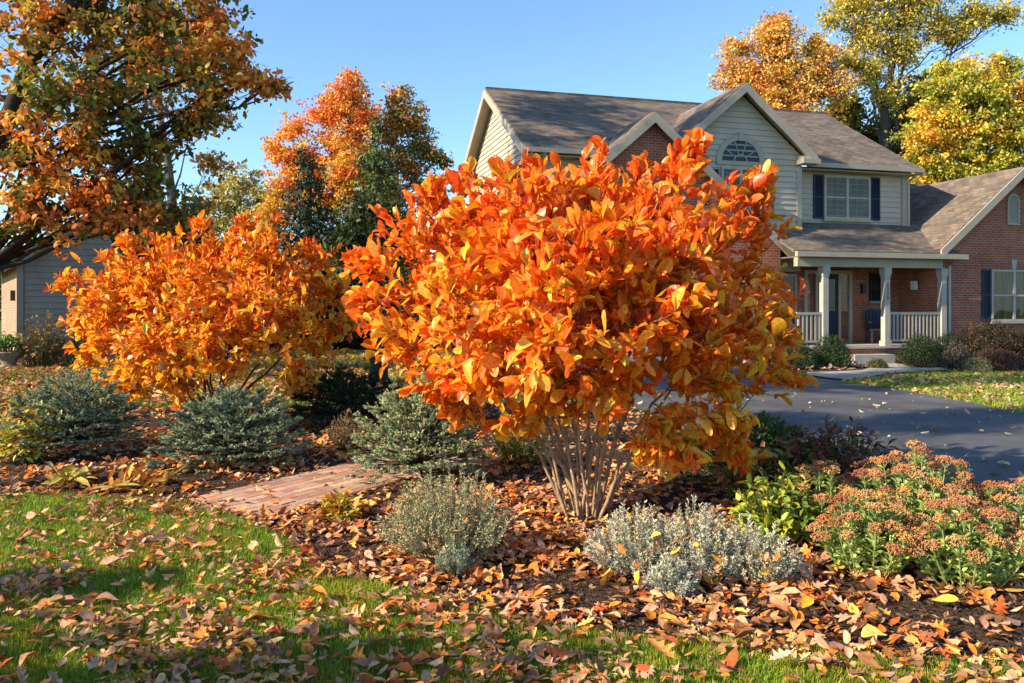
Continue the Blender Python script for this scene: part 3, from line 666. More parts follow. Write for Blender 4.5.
# ------------------------------------------------------------------ sedum
def sedum(label, px, pyb, r, h, n):
    X0, Y0 = g(px, pyb); Y0 += r*.8; X0 = (px-CX)/F*Y0
    root = empty('sedum_plant', (X0, Y0, 0), 0, label, 'plant', 'pink flowering sedum clumps'); SB = Bag(); LB = Bag(); HB = Bag()
    pts_ = []
    tries = 0
    while len(pts_) < n and tries < 4000:
        tries += 1; th = rng.uniform(0, 2*math.pi); q = math.sqrt(rng.uniform()); p = np.array([math.cos(th)*q, math.sin(th)*q])
        if all(np.linalg.norm((p-o)*r) > .086 for o in pts_): pts_.append(p)
    for p in pts_:
        q = np.linalg.norm(p); hh = h*(1-.5*q**2.2)*rng.uniform(.85, 1.1)
        tip = np.array([X0+p[0]*r, Y0+p[1]*r, hh]); b0 = np.array([X0+p[0]*r*.45, Y0+p[1]*r*.45, 0])
        path = bez(b0, (b0+tip)/2+np.array([p[0]*.05, p[1]*.05, .02]), tip, 6); tube(SB, path, np.linspace(.0055, .0035, 6), 5, (.30, .36, .14), False)
        ax_ = nrm(path[-1]-path[-2]); R_ = rng.uniform(.038, .062)
        m = 190; a = rng.uniform(0, 2*math.pi, m); s = np.sqrt(rng.uniform(size=m)); lob = 1+.22*np.sin(5*a+p[0]*9)
        e1 = nrm(np.cross(ax_, [.3, 1, .1])); e2 = np.cross(ax_, e1)
        Q = tip+(e1[None]*np.cos(a)[:, None]+e2[None]*np.sin(a)[:, None])*(s*R_*lob)[:, None]+ax_[None]*((1-s**2)*.03+.009*np.sin(5*a+p[0]*9)*s+rng.normal(0, .004, m))[:, None]
        base = np.array([(.46, .20, .09), (.38, .15, .065), (.48, .26, .11), (.32, .12, .06), (.50, .25, .08)])[rng.integers(0, 5)]
        octs(HB, Q, rng.uniform(.003, .006, m), np.clip(base*(1+rng.normal(0, .22, (m, 1))), 0, .9))
        for k in range(7):
            a2 = k*math.pi*2/7; tube(SB, bez(tip-ax_*.05, tip-ax_*.02+(e1*math.cos(a2)+e2*math.sin(a2))*R_*.3, tip+(e1*math.cos(a2)+e2*math.sin(a2))*R_*.75, 4), .0018, 3, (.36, .40, .16), False)
        m = 22; t = rng.uniform(.12, .93, m); i = np.minimum((t*5).astype(int), 4); f = (t*5-i)[:, None]
        Pn = path[i]*(1-f)+path[i+1]*f; a = rng.uniform(0, 2*math.pi, m)
        A = np.stack([np.cos(a), np.sin(a), rng.uniform(.1, .9, m)], 1); N = np.tile([0, 0, 1.], (m, 1))-A*.4
        L = rng.uniform(.045, .075, m)
        inst(LB, OVAL, Pn, A, N, L, L*.56, rng.uniform(-.1, .3, m), .5, .2, pick([(.34, .46, .12), (.46, .55, .16), (.24, .35, .10), (.56, .55, .14, .6)], m, .12))
    SB.build('stems', GREENLEAF, root); LB.build('foliage', GREENLEAF, root); HB.build('flower_heads', CHIP, root)
sedum('pink brown flowering sedum clump right beside the yellow green perennial', 868, 590, .30, .47, 44)
sedum('pink brown flowering sedum clump at the right edge, nearest the camera', 965, 604, .34, .48, 48)
sedum('tall flowering sedum clump standing behind the other sedums against the driveway', 915, 568, .46, .64, 74)
sedum('flowering sedum clump at the right edge behind the nearest one', 1020, 574, .30, .52, 34)
sedum('small flowering sedum clump behind the yellow green perennial', 822, 552, .24, .56, 26)

# ================================================================== TREES
def tree(name, label, cat, base, clumps, nleaf, leafL, pal, trunk_r, trunk_top, per=14, group=None, tpl=DIAM, wr=.6, trunkcol=(.10, .075, .055), mat=TREELEAF, inner=2.2, cluster=.28, pal_by=None, pts0=None, minz=1., sub=3, thin=.72):
    root = empty(name, (base[0], base[1], 0), 0, label, cat, group)
    TB = Bag(); b0 = np.array([base[0], base[1], -.1]); top = np.array(trunk_top, float)
    tp = bez(b0, (b0+top)/2+rng.normal(0, .12, 3)*np.array([1, 1, 0]), top, 12) if pts0 is None else np.array(pts0)
    tr = np.linspace(trunk_r, trunk_r*.45, len(tp)); tr[0] *= 1.35
    tube(TB, tp, tr, 10, trunkcol)
    lim = []
    for c in clumps:
        c3 = np.array(c[:3]); hz = tp[:, 2]; cand = tp[(hz < c3[2]-.1*abs(c3[2])) & (hz > minz*.6)]
        s0 = cand[-1] if len(cand) and c3[2] > tp[-1, 2] else (cand[rng.integers(max(0, len(cand)-3), len(cand))] if len(cand) else tp[len(tp)//2])
        L = np.linalg.norm(c3-s0); m = (s0+c3)/2+np.array([0, 0, L*.06])+rng.normal(0, L*.06, 3)
        pts = bez(s0, m, c3, 8, L*.012); r0 = min(trunk_r*.33, trunk_r*.10+L*.0065)
        tube(TB, pts, np.linspace(r0, r0*.22, 8), 6, trunkcol, False); lim.append(pts[3:])
        for k in range(sub):
            d = rnd_unit(1)[0]; e = c3+d*c[3]*.85; s1 = pts[rng.integers(3, 8)]
            q = bez(s1, (s1+e)/2+rng.normal(0, c[3]*.12, 3), e, 5); tube(TB, q, np.linspace(r0*.3, r0*.07, 5), 4, trunkcol, False); lim.append(q[1:])
    n = nleaf//per
    P, d, ci = clump_nodes(clumps, n, inner, .22)
    sc_ = max(.22, np.mean([c[3] for c in clumps])*.42); gap = vnoise(P[:, 0]+.5*P[:, 1], P[:, 2]*1.2-.4*P[:, 1], sc_, len(clumps)*1.)
    k = (P[:, 2] > minz) & (rng.uniform(size=n) < np.clip(thin+1.3*gap, .02, 1)); P = P[k]; d = d[k]; ci = ci[k]; n = len(P)
    allp = np.concatenate(lim)
    for j in range(0, n, max(1, n//260)):
        s0 = allp[np.linalg.norm(allp-P[j], axis=1).argmin()]; tube(TB, [s0, (s0+P[j])/2+rng.normal(0, .05, 3), P[j]], np.array([.3, .2, .1])*max(.02, trunk_r*.12), 3, trunkcol, False)
    TB.build('trunk', BARK, root)
    Q = np.repeat(P, per, 0)+rnd_unit(n*per)*(rng.uniform(size=(n*per, 1))**.6)*cluster*np.array([1, 1, .6]); m = len(Q)
    A = rnd_unit(m); A[:, 2] -= .25; N = rnd_unit(m)*.8+np.array([0, 0, .7])
    cc = pick(pal, n, .12) if pal_by is None else pal_by(P, ci)
    col = np.repeat(cc, per, 0)*(1+rng.normal(0, .16, (m, 1)))*(1+rng.normal(0, .05, (m, 3)))
    L = leafL*rng.uniform(.6, 1.3, m); LB = Bag()
    inst(LB, tpl, Q, A, N, L, L*wr, rng.normal(-.1, .2, m), 0, rng.uniform(0, .3, m), np.clip(col, .004, .9))
    LB.build('crown', mat, root)
    return root
def gx(px, D): return (px-CX)/F*D

# big maple at the left edge, trunk leaning out of the frame
D = 12.5
lc = pxclumps([(40, 30, 0, 60), (100, 20, .4, 55), (150, 60, 0, 50), (60, 100, -.6, 50), (20, 150, 0, 45), (110, 110, .3, 45), (160, 20, .5, 45), (215, 15, .3, 36), (235, 75, .2, 22), (255, 85, .2, 20), (210, 60, 0, 34), (205, 110, .1, 24), (275, 82, .1, 13),
    (60, 180, .2, 44), (100, 205, .2, 36), (20, 205, -.2, 36), (150, 190, .4, 30), (130, 160, .5, 30), (180, 130, .4, 22), (-60, 60, .6, 60), (-60, 150, .8, 45), (0, -40, .3, 60), (120, -50, .3, 55), (220, -40, .2, 40), (70, 228, -.2, 26), (10, 232, 0, 22), (125, 222, .3, 26), (165, 205, .4, 24), (40, 215, .1, 30), (95, 185, 0, 34), (150, 140, .2, 30), (90, 150, .2, 34), (215, 95, .2, 20), (240, 45, 0, 16), (185, 215, .4, 18)], D)
def maplecol(P, ci):
    n = len(P); s = vnoise(P[:, 0], P[:, 2], 1.1, .7)+rng.normal(0, .3, n)
    hi = pick([(.74, .34, .07), (.76, .24, .04), (.74, .48, .09), (.6, .2, .05)], n); lo = pick([(.16, .20, .04), (.26, .26, .05), (.34, .24, .05), (.36, .15, .04), (.11, .14, .03)], n)
    low = np.clip((3.6-P[:, 2])/2., 0, 1)*.55
    return np.where((s > .10+low)[:, None], hi, lo)
p0 = [(gx(-34, D), D, -.1), (gx(-30, D), D, .9), (gx(-28, D), D, 2.), tuple(at(-16, 170, D)), tuple(at(12, 110, D)), tuple(at(30, 60, D)), tuple(at(60, 20, D)), tuple(at(95, -30, D))]
t1 = tree('maple_tree', 'big maple at the left edge with green, russet and orange leaves on dark branches', 'tree', (gx(-12, D), D), lc, 52000, .112, None, .19, (0, 0, 0), 12, None, OVAL_S, .62, (.045, .033, .026), TREELEAF, 2., .2, maplecol, p0, 2.2, 4, .56)
# forked slim tree behind
D = 20.
p1 = [(gx(172, D), D, -.1), tuple(at(172, 250, D)), tuple(at(172, 200, D)), tuple(at(168, 165, D)), tuple(at(160, 120, D)), tuple(at(158, 80, D)), tuple(at(150, 20, D))]
lc = pxclumps([(190, 110, 0, 20), (210, 165, 0, 18), (160, 60, 0, 34), (200, 40, 0, 34), (130, 90, .3, 26), (150, 20, 0, 40), (225, 120, 0, 16), (195, 205, 0, 14), (190, 75, 0, 20), (230, 60, 0, 18)], D)
tree('forked_tree', 'slim grey forked tree trunk with sparse russet leaves behind the left maple', 'tree', (gx(172, D), D), lc, 7000, .14, [(.20, .15, .05), (.34, .16, .05), (.12, .13, .04), (.42, .22, .06)], .14, (0, 0, 0), 9, None, OVAL_S, .6, (.16, .15, .13), TREELEAF, 1.8, .35, None, p1, 1.5)
# orange maple beyond
D = 38.
lc = pxclumps([(350, 95, 0, 18), (343, 105, 0, 22), (322, 115, 0, 18), (292, 130, 0, 16), (276, 150, 0, 13), (300, 165, 0, 26), (345, 150, 0, 34), (365, 120, 0, 18), (400, 98, 1, 15), (412, 120, 1, 20), (395, 130, 1, 20), (425, 150, 1, 17), (440, 160, 1, 10), (405, 165, 1, 24), (320, 200, 0, 34), (285, 195, 0, 22), (380, 200, 0, 34), (427, 190, 1, 14), (350, 175, -1.5, 26), (270, 215, 0, 20), (352, 78, 0, 10)], D)
def omcol(P, ci):
    n = len(P); xr = (P[:, 0]/P[:, 1]*F+CX); z = P[:, 2]
    s = np.clip((xr-372)/40, 0, 1); hi = pick([(.88, .27, .06), (.88, .36, .07), (.82, .18, .05), (.86, .46, .08)], n); lo = pick([(.22, .22, .05), (.32, .22, .05), (.46, .20, .05), (.16, .17, .04)], n); ye = pick([(.62, .42, .06), (.50, .42, .07), (.7, .34, .05)], n)
    c = np.where((rng.uniform(size=n) < s*.85)[:, None], lo, hi)
    return np.where((rng.uniform(size=n) < np.clip((9.4-z)/5, 0, .75)*(1-s))[:, None], ye, c)
tree('maple_tree', 'tall round topped orange and red maple beyond the garden against the blue sky', 'tree', (gx(350, D), D), lc, 80000, .15, None, .3, tuple(at(350, 120, D)), 22, None, DIAM, .7, (.10, .08, .06), TREELEAF, 2., .42, omcol, None, 2., 4)
# evergreens in front of it
D = 33.
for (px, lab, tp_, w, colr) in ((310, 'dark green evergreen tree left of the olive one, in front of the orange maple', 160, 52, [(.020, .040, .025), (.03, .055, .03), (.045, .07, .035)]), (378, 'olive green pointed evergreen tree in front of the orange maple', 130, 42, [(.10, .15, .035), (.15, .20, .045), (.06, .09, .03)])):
    cl = []
    for k in range(9):
        f = k/8; yy = tp_+f*(350-tp_); ww = w*(.28+.72*f**.7)
        cl.append((px+rng.normal(0, 3), yy, rng.normal(0, .3), ww*.8))
        if f > .25: cl.append((px-ww*.7, yy+5, 0, ww*.5)); cl.append((px+ww*.7, yy+8, 0, ww*.5))
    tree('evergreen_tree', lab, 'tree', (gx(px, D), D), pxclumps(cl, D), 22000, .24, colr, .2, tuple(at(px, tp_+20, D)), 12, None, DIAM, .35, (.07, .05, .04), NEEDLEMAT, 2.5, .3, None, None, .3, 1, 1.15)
# dark hedge-like evergreens further left and right that close the view under the maple
D = 30.
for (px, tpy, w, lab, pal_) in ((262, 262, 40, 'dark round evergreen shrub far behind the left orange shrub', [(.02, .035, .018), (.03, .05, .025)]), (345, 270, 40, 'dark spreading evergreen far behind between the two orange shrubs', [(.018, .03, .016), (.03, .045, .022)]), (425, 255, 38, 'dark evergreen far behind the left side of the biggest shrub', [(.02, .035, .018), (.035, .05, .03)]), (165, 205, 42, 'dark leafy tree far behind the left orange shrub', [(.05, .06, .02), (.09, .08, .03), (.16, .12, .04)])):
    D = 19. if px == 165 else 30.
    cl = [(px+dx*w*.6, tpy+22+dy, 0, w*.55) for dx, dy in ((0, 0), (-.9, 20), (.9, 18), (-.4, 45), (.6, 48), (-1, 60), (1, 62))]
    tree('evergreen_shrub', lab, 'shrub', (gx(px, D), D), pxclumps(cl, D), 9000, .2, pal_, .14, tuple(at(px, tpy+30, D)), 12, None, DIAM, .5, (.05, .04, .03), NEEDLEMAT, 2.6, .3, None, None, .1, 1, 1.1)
# pale yellow far tree
D = 52.
lc = pxclumps([(215, 195, 0, 20), (240, 185, 0, 22), (262, 200, 0, 18), (230, 215, 0, 30), (255, 225, 0, 26), (205, 220, 0, 20)], D)
tree('pale_yellow_tree', 'small pale yellow tree in the distance between the left maple and orange maple', 'tree', (gx(235, D), D), lc, 9000, .3, [(.48, .40, .14), (.36, .33, .12), (.55, .42, .18)], .25, tuple(at(235, 215, D)), 10, None, DIAM, .6, (.14, .12, .1), TREELEAF, 1.9, .5, None, None, 2., 4)
# trees behind the house
D = 36.
lc = pxclumps([(775, 25, 0, 16), (770, 40, 0, 24), (735, 50, 0, 14), (725, 75, 0, 12), (745, 75, 0, 22), (785, 65, 0, 28), (765, 95, 0, 30), (800, 90, 0, 26), (825, 60, 0, 20), (835, 90, 0, 20), (735, 100, 0, 14), (785, 120, 0, 40), (815, 45, .5, 12)], D)
tree('orange_oak_tree', 'orange leafed tree rising behind the centre gable of the house', 'tree', (gx(780, D), D), lc, 56000, .145, [(.76, .36, .09, 2), (.74, .46, .11, 2), (.66, .28, .08), (.66, .54, .12)], .25, tuple(at(780, 70, D)), 20, None, DIAM, .65, (.10, .08, .07), TREELEAF, 2., .42, None, None, 3., 4)
D = 37.
lc = pxclumps([(850, 5, 0, 24), (880, -10, 0, 30), (910, 10, 0, 28), (870, 35, 0, 26), (900, 50, 0, 22), (940, 25, 0, 20), (975, 15, 0, 18), (1000, 15, 0, 14), (955, 35, 0, 16), (850, 60, 0, 16), (870, 75, 0, 18), (930, -20, 0, 30), (885, 95, 0, 18), (832, 20, 0, 12), (1010, 10, 0, 10)], D)
tree('tall_yellow_tree', 'tallest yellow green tree behind the house with bare dark limbs showing', 'tree', (gx(885, D), D), lc, 50000, .145, [(.62, .50, .10, 2), (.48, .44, .09, 1.5), (.7, .48, .11), (.34, .33, .08)], .22, tuple(at(893, 30, D)), 16, None, DIAM, .62, (.09, .075, .065), TREELEAF, 1.8, .42, None, [(gx(885, D), D, -.1), tuple(at(886, 180, D)), tuple(at(884, 110, D)), tuple(at(893, 60, D)), tuple(at(905, 10, D)), tuple(at(915, -30, D))], 3., 5)
D = 31.
lc = pxclumps([(950, 95, 0, 30), (985, 90, 0, 28), (1010, 110, 0, 26), (930, 130, 0, 26), (965, 130, 0, 34), (1000, 150, 0, 34), (935, 165, 0, 24), (965, 175, 0, 30), (1030, 130, 0, 40), (1000, 70, .6, 16), (915, 150, 0, 14), (955, 70, .5, 18), (1050, 90, 0, 34), (925, 185, 0, 16), (990, 190, 0, 34)], D)
def ygcol(P, ci):
    n = len(P); s = vnoise(P[:, 0], P[:, 2], 1.2, 5.)+rng.normal(0, .25, n)
    return np.where((s > .1)[:, None], pick([(.80, .52, .06), (.80, .42, .06), (.74, .56, .07)], n), pick([(.44, .44, .06), (.60, .50, .07), (.26, .29, .05)], n))
tree('yellow_green_maple', 'dense yellow and green maple above the right wing roof', 'tree', (gx(975, D), D), lc, 100000, .13, None, .35, tuple(at(975, 110, D)), 24, None, DIAM, .75, (.08, .06, .05), TREELEAF, 2.4, .36, ygcol, None, 3., 4, .58)
D = 40.
lc = pxclumps([(850, 120, 0, 22), (880, 135, 0, 24), (905, 110, 0, 24), (870, 160, 0, 26), (905, 165, 0, 28), (840, 110, 0, 18), (925, 90, 0, 20), (940, 120, 0, 26)], D)
tree('dark_green_tree', 'dark green tree between the tall yellow tree and the dense maple', 'tree', (gx(895, D), D), lc, 18000, .25, [(.10, .11, .025), (.16, .15, .03), (.30, .26, .05)], .3, tuple(at(895, 130, D)), 12, None, DIAM, .6, (.05, .04, .035), TREELEAF, 2.2, .42, None, None, 3., 3)
# the grey-brown trunk seen between the two orange shrubs
D = 16.5
lc = pxclumps([(372, 215, .5, 26), (352, 245, .6, 24), (400, 240, .5, 26)], D)
tree('ornamental_tree', 'thick dark tree trunk standing on the grass between the two orange shrubs', 'tree', (gx(378, D), D), lc, 5000, .14, [(.04, .06, .02), (.06, .08, .03)], .21, tuple(at(376, 250, D)), 12, None, OVAL_S, .5, (.035, .028, .022), TREELEAF, 2.2, .3, None, None, 1.9, 2)
# shade trees that stand left of the frame (their shadows fall across the lawn and driveway)
def shade(label, x, y, h, r, n, dens=1., lowf=.5):
    cl = [(x+rng.normal(0, r*.5), y+rng.normal(0, r*.5), h*rng.uniform(lowf, 1.), r*rng.uniform(.3, .5)) for k in range(13)]
    tree('shade_tree', label, 'tree', (x, y), cl, int(n*dens), .2, [(.4, .2, .05), (.2, .18, .05), (.5, .3, .07)], .2, (x, y, h*.6), 12, None, DIAM, .65, (.06, .05, .04), TREELEAF, 2., .35, None, None, 1.6, 3)
shade('small russet tree outside the left edge beside the foreground lawn', -8.2, .85, 3.9, 1.1, 4400)
shade('russet tree outside the left edge level with the planting bed', -13, 3.5, 12.5, 1.3, 5500, lowf=.76)
shade('tall russet tree outside the left edge level with the neighbour garage', -19.5, 14.5, 12.5, 2.8, 8000)

shade('tall russet tree outside the left edge whose top shades the house roof', -13.5, 15.9, 17.5, 2.6, 11000, lowf=.72)
shade('tall russet tree outside the left edge whose top shades the side lawn', -13.5, 8.4, 15.5, 2.4, 10000, lowf=.74)
# distant woods
B = Bag(); n = 26000
X = rng.uniform(-110, 110, n); Y = 95+rng.normal(0, 5, n); hh = 7+3.*vnoise(X, 0*X, 6, 1.)+2*vnoise(X, 0*X, 2., 3.)
Z = hh*rng.uniform(0, 1, n)**.8
P = np.stack([X, Y, Z], 1)
inst(B, DIAM, P, rnd_unit(n), rnd_unit(n)+np.array([0, -.5, .6]), rng.uniform(.7, 1.5, n), 1., 0, 0, 0, pick([(.12, .10, .04), (.2, .15, .05), (.09, .09, .035), (.3, .18, .06, .5)], n, .2))
tag(B.build('distant_woods', TREELEAF), 'far brown and green line of woods behind the gardens', 'woods', kind='stuff')

# ================================================================== HOUSE
TH = math.radians(15.5)
H = empty('two_story_house', (.4, 21.1, 0), TH, 'two story beige siding and red brick house with a front porch and navy shutters', 'house')
EZ, RZ, LEN = 5.8, 8.52, 12.55
def hz(t): return EZ+(RZ-EZ)*t/4.5
# main siding walls
m = MB()
fr = Axes((0, .4, 0), (1, 0, 0), (0, -1, 0))
m.box(.32, 12.28, .402, 8.6, 0, 5.75)
siding(fr, .0, 5.66, lambda z: (.3, 12.3), m)
lf = Axes((.3, .4, 0), (0, 1, 0), (-1, 0, 0))
def gspan(z):
    if z <= 5.95: return (0, 8.2)
    k = (z-5.95)/(RZ-5.95-.12)*4.1; return (min(k, 4.09), max(8.2-k, 4.11))
siding(lf, .0, 8.28, gspan, m)
m.prism([(.32, .42, 5.7), (.32, 8.58, 5.7), (.32, 4.5, 8.25)], (.1, 0, 0))
m.build('siding_wall', SIDING, H)
# main roof
m = MB()
m.slab([(-.05, -.03, EZ), (LEN, -.03, EZ), (LEN, 4.5, RZ), (-.05, 4.5, RZ)], .10)
m.slab([(-.05, 9.03, EZ), (LEN, 9.03, EZ), (LEN, 4.5, RZ), (-.05, 4.5, RZ)], .10)
m.box(-.05, LEN, 4.42, 4.58, RZ-.05, RZ+.03)
m.build('roof', SHINGLE, H)
# fascia, rake boards, soffit
def rake(mb, p0, p1, depth, w, th, up=.02):   # board along a sloped edge; depth = direction vector outward
    p0 = Vector(p0); p1 = Vector(p1); d = Vector(depth)*th; dn = Vector((0, 0, -w)); u = Vector((0, 0, up))
    mb.hexa([p0+dn, p1+dn, p1+dn+d, p0+dn+d, p0+u, p1+u, p1+u+d, p0+u+d])
m = MB()
rake(m, (-.05, -.05, EZ-.06), (-.05, 4.5, RZ-.06), (-1, 0, 0), .24, .05)
rake(m, (-.05, 9.05, EZ-.06), (-.05, 4.5, RZ-.06), (-1, 0, 0), .24, .05)
rake(m, (LEN, -.05, EZ-.06), (LEN, 4.5, RZ-.06), (1, 0, 0), .2, .05)
m.poly([(-.05, 0, EZ-.16), (-.05, 4.5, RZ-.16), (.31, 4.5, RZ-.16), (.31, 0, EZ-.16)])
m.poly([(-.05, 9, EZ-.16), (-.05, 4.5, RZ-.16), (.31, 4.5, RZ-.16), (.31, 9, EZ-.16)])
m.box(-.04, LEN-.01, .0, .395, EZ-.20, EZ-.17)
m.box(.26, .42, .34, .5, 0, 5.6); m.box(12.18, 12.34, .34, .5, 0, 5.6)
m.build('trim', TRIM, H)
m = MB(); m.box(-.1, 4.0, -.14, -.03, EZ-.14, EZ-.01); m.build('gutter', TRIM, H); m = MB(); m.box(8.5, LEN+.03, -.14, -.03, EZ-.14, EZ-.01)
m.build('gutter', TRIM, H)
# downspouts
def downspout(s, t, ztop, zb=0.15, x2=None):
    m = MB(); m.box(s, s+.08, t, t+.06, zb, ztop-.25)
    m.hexa([(s, t, ztop-.25), (s+.08, t, ztop-.25), (s+.08, t+.06, ztop-.25), (s, t+.06, ztop-.25), (s, -.13 if x2 is None else x2, ztop), (s+.08, -.13 if x2 is None else x2, ztop), (s+.08, (-.05 if x2 is None else x2+.08), ztop), (s, (-.05 if x2 is None else x2+.08), ztop)])
    m.build('downspout', RAIL, H)
downspout(.44, .30, EZ-.13)
downspout(12.36, .32, EZ-.13, 3.9)

# upper siding gable with arched window
GT = -.2; gc = 6.2; gz = 7.84; gs = .845
m = MB(); ax = Axes((gc, GT, 0), (1, 0, 0), (0, -1, 0))
m.box(gc-1.93, gc+1.93, GT+.002, .6, 2.6, 5.85)
m.prism([(gc-1.95, GT+.004, 5.8), (gc+1.95, GT+.004, 5.8), (gc, GT+.004, 7.5)], (0, .6, 0))
def gsp(z):
    if z <= 5.95: return (-1.95, 1.95)
    k = (z-5.95)/gs; return (min(-1.95+k, -.01), max(1.95-k, .01))
siding(ax, 2.6, 7.58, gsp, m, .16)
side = Axes((gc+1.95, GT, 0), (0, 1, 0), (1, 0, 0)); siding(side, 2.6, 5.7, lambda z: (0, .6), m)
m.build('gable_wall', SIDING, H)
m = MB(); tip = 2.3
def gable_roof(mb, c, t0, t1, za, slope, half, th=.1):
    for sgn in (-1, 1):
        q = [(c, t0, za), (c, t1, za), (c+sgn*half, t1, za-slope*half), (c+sgn*half, t0, za-slope*half)]
        mb.slab(q, th)
# the roof runs back until it dies into the main roof
def valley_gable(mb, c, t0, za, slope, half, zmain, th=.1):
    """zmain: (z0, k): host roof z = z0 + k*t"""
    z0, k = zmain; tr = (za-z0)/k
    for sgn in (-1, 1):
        ze = za-slope*half; te = max((ze-z0)/k, t0+.02)
        a = (c, t0, za); b = (c, tr+.08, za); d = (c+sgn*half, t0, ze); e = (c+sgn*half, te+.08, ze)
        mb.slab([a, b, e, d], th)
KM = (RZ-EZ)/4.5
valley_gable(m, gc, -.52, gz, gs, tip, (EZ, KM))
m.build('roof', SHINGLE, H)
m = MB()
for sgn in (-1, 1):
    rake(m, (gc+sgn*tip, -.52, gz-gs*tip-.05), (gc, -.52, gz-.05), (0, -1, 0), .24, .05)
    m.poly([(gc+sgn*tip, -.52, gz-gs*tip-.14), (gc, -.52, gz-.14), (gc, GT, gz-.14), (gc+sgn*tip, GT, gz-gs*tip-.14)])
    x0, x1 = sorted((gc+sgn*1.80, gc+sgn*2.36)); m.box(x0, x1, -.60, GT-.02, gz-gs*tip-.24, gz-gs*tip-.10)
    x0, x1 = sorted((gc+sgn*1.83, gc+sgn*1.99)); m.box(x0, x1, GT-.045, GT-.004, 2.9, gz-gs*tip-.25)
    x0, x1 = sorted((gc+sgn*1.84, gc+sgn*2.32)); m.hexa([(x0, -.58, gz-gs*tip-.099), (x1, -.58, gz-gs*tip-.099), (x1, GT-.02, gz-gs*tip-.099), (x0, GT-.02, gz-gs*tip-.099), (x0, GT-.06, gz-gs*tip+.04), (x1, GT-.06, gz-gs*tip+.04), (x1, GT-.02, gz-gs*tip+.04), (x0, GT-.02, gz-gs*tip+.04)])
m.build('gable_trim', TRIM, H)
# arched fanlight
az = 5.66; ar = .60
N_ = 20
arc = [(math.cos(math.pi*k/N_), math.sin(math.pi*k/N_)) for k in range(N_+1)]
m = MB()
for k in range(N_):
    (c0, s0), (c1, s1) = arc[k], arc[k+1]
    ax.shape(m, [(c0*.76, az+s0*.76), (c1*.76, az+s1*.76), (c1*.60, az+s1*.60), (c0*.60, az+s0*.60)], .017, .055)
ax.box(m, -.76, .76, .017, .06, az-.1, az)
ax.box(m, -.07, .07, .057, .085, az+.58, az+.84)
for aa in (36, 72, 108, 144):
    r_ = math.radians(aa); px_, pz_ = -math.sin(r_)*.012, math.cos(r_)*.012
    ax.shape(m, [(.2*math.cos(r_)+px_, az+.2*math.sin(r_)+pz_), (.2*math.cos(r_)-px_, az+.2*math.sin(r_)-pz_), (.6*math.cos(r_)-px_, az+.6*math.sin(r_)-pz_), (.6*math.cos(r_)+px_, az+.6*math.sin(r_)+pz_)], .03, .048)
for k in range(N_):
    (c0, s0), (c1, s1) = arc[k], arc[k+1]
    ax.shape(m, [(c0*.22, az+s0*.22), (c1*.22, az+s1*.22), (c1*.19, az+s1*.19), (c0*.19, az+s0*.19)], .031, .047)
aw = m.build('arched_window', TRIM, H)
m = MB(); m.poly([ax.P(c_*.6, .032, az+s_*.6) for c_, s_ in arc]); m.build('pane', GLASS, aw)
m = MB(); m.poly([ax.P(c_*.6, .022, az+s_*.6) for c_, s_ in arc]); m.build('curtain_or_dark', DARKIN, aw)  # flat dark sheet behind the fanlight, its colour standing in for indoor gloom
add_window(ax, H, -.62, .62, 4.05, 5.5, 2)
add_shutter(ax, H, .70, 1.04, 4.1, 5.42); add_shutter(ax, H, -1.04, -.70, 4.1, 5.42)
# right upper window
s_of = lambda px, t: (lambda k: ((k*(21.1+math.cos(TH)*t))-(.4-math.sin(TH)*t))/(math.cos(TH)-k*math.sin(TH)))((px-CX)/F)
a0 = s_of(823, .4); a1 = s_of(869, .4); Dw = 24.
zt = CAMZ+(HY-175)/F*Dw; zb = CAMZ+(HY-219)/F*Dw
add_window(fr, H, a0, a1, zb, zt, 2)
add_shutter(fr, H, a0-.36, a0-.02, zb+.0, zt); add_shutter(fr, H, a1+.02, a1+.36, zb, zt)
# small side window in the left gable wall
add_window(lf, H, .72, 1.25, 4.6, 5.5, 1)
add_window(lf, H, 5.2, 6.1, 4.0, 5.4, 1)

# garage wing with brick gable
bc_, bz, bs, bh, bt_ = 3.25, 6.75, .86, 4.25, -.9
m = MB(); wl, wr_ = -.7, 7.2
gd0, gd1, gdz = 1.0, 6.1, 2.25
zs = bz-bs*(wr_-bc_)-.12
m.prism([(wl, bt_+.25, 0), (gd0, bt_+.25, 0), (gd0, bt_+.25, gdz), (gd1, bt_+.25, gdz), (gd1, bt_+.25, 0), (wr_, bt_+.25, 0), (wr_, bt_+.25, zs), (bc_, bt_+.25, bz-.12), (wl, bt_+.25, zs)], (0, .2, 0))
m.box(wr_-.2, wr_-.002, bt_+.45, .398, 0, zs-.05); m.box(wl, wl+.2, bt_+.45, 6., 0, zs-.05)
m.build('brick_wall', BRICK, H)
m = MB(); valley_gable(m, bc_, bt_, bz, bs, bh, (EZ, KM)); m.build('roof', SHINGLE, H)
m = MB()
for sgn in (-1, 1):
    rake(m, (bc_+sgn*bh, bt_, bz-bs*bh-.05), (bc_, bt_, bz-.05), (0, -1, 0), .26, .05)
    m.poly([(bc_+sgn*bh, bt_, bz-bs*bh-.14), (bc_, bt_, bz-.14), (bc_, bt_+.27, bz-.14), (bc_+sgn*bh, bt_+.27, bz-bs*bh-.14)])
m.build('gable_trim', TRIM, H)
m = MB(); m.box(gd0-.1, gd0, bt_+.2, bt_+.248, 0, gdz+.1); m.box(gd1, gd1+.1, bt_+.2, bt_+.248, 0, gdz+.1); m.box(gd0, gd1, bt_+.2, bt_+.248, gdz, gdz+.1)
m.build('door_frame', TRIM, H)
m = MB(); m.box(gd0, gd1, bt_+.36, bt_+.42, .03, gdz)
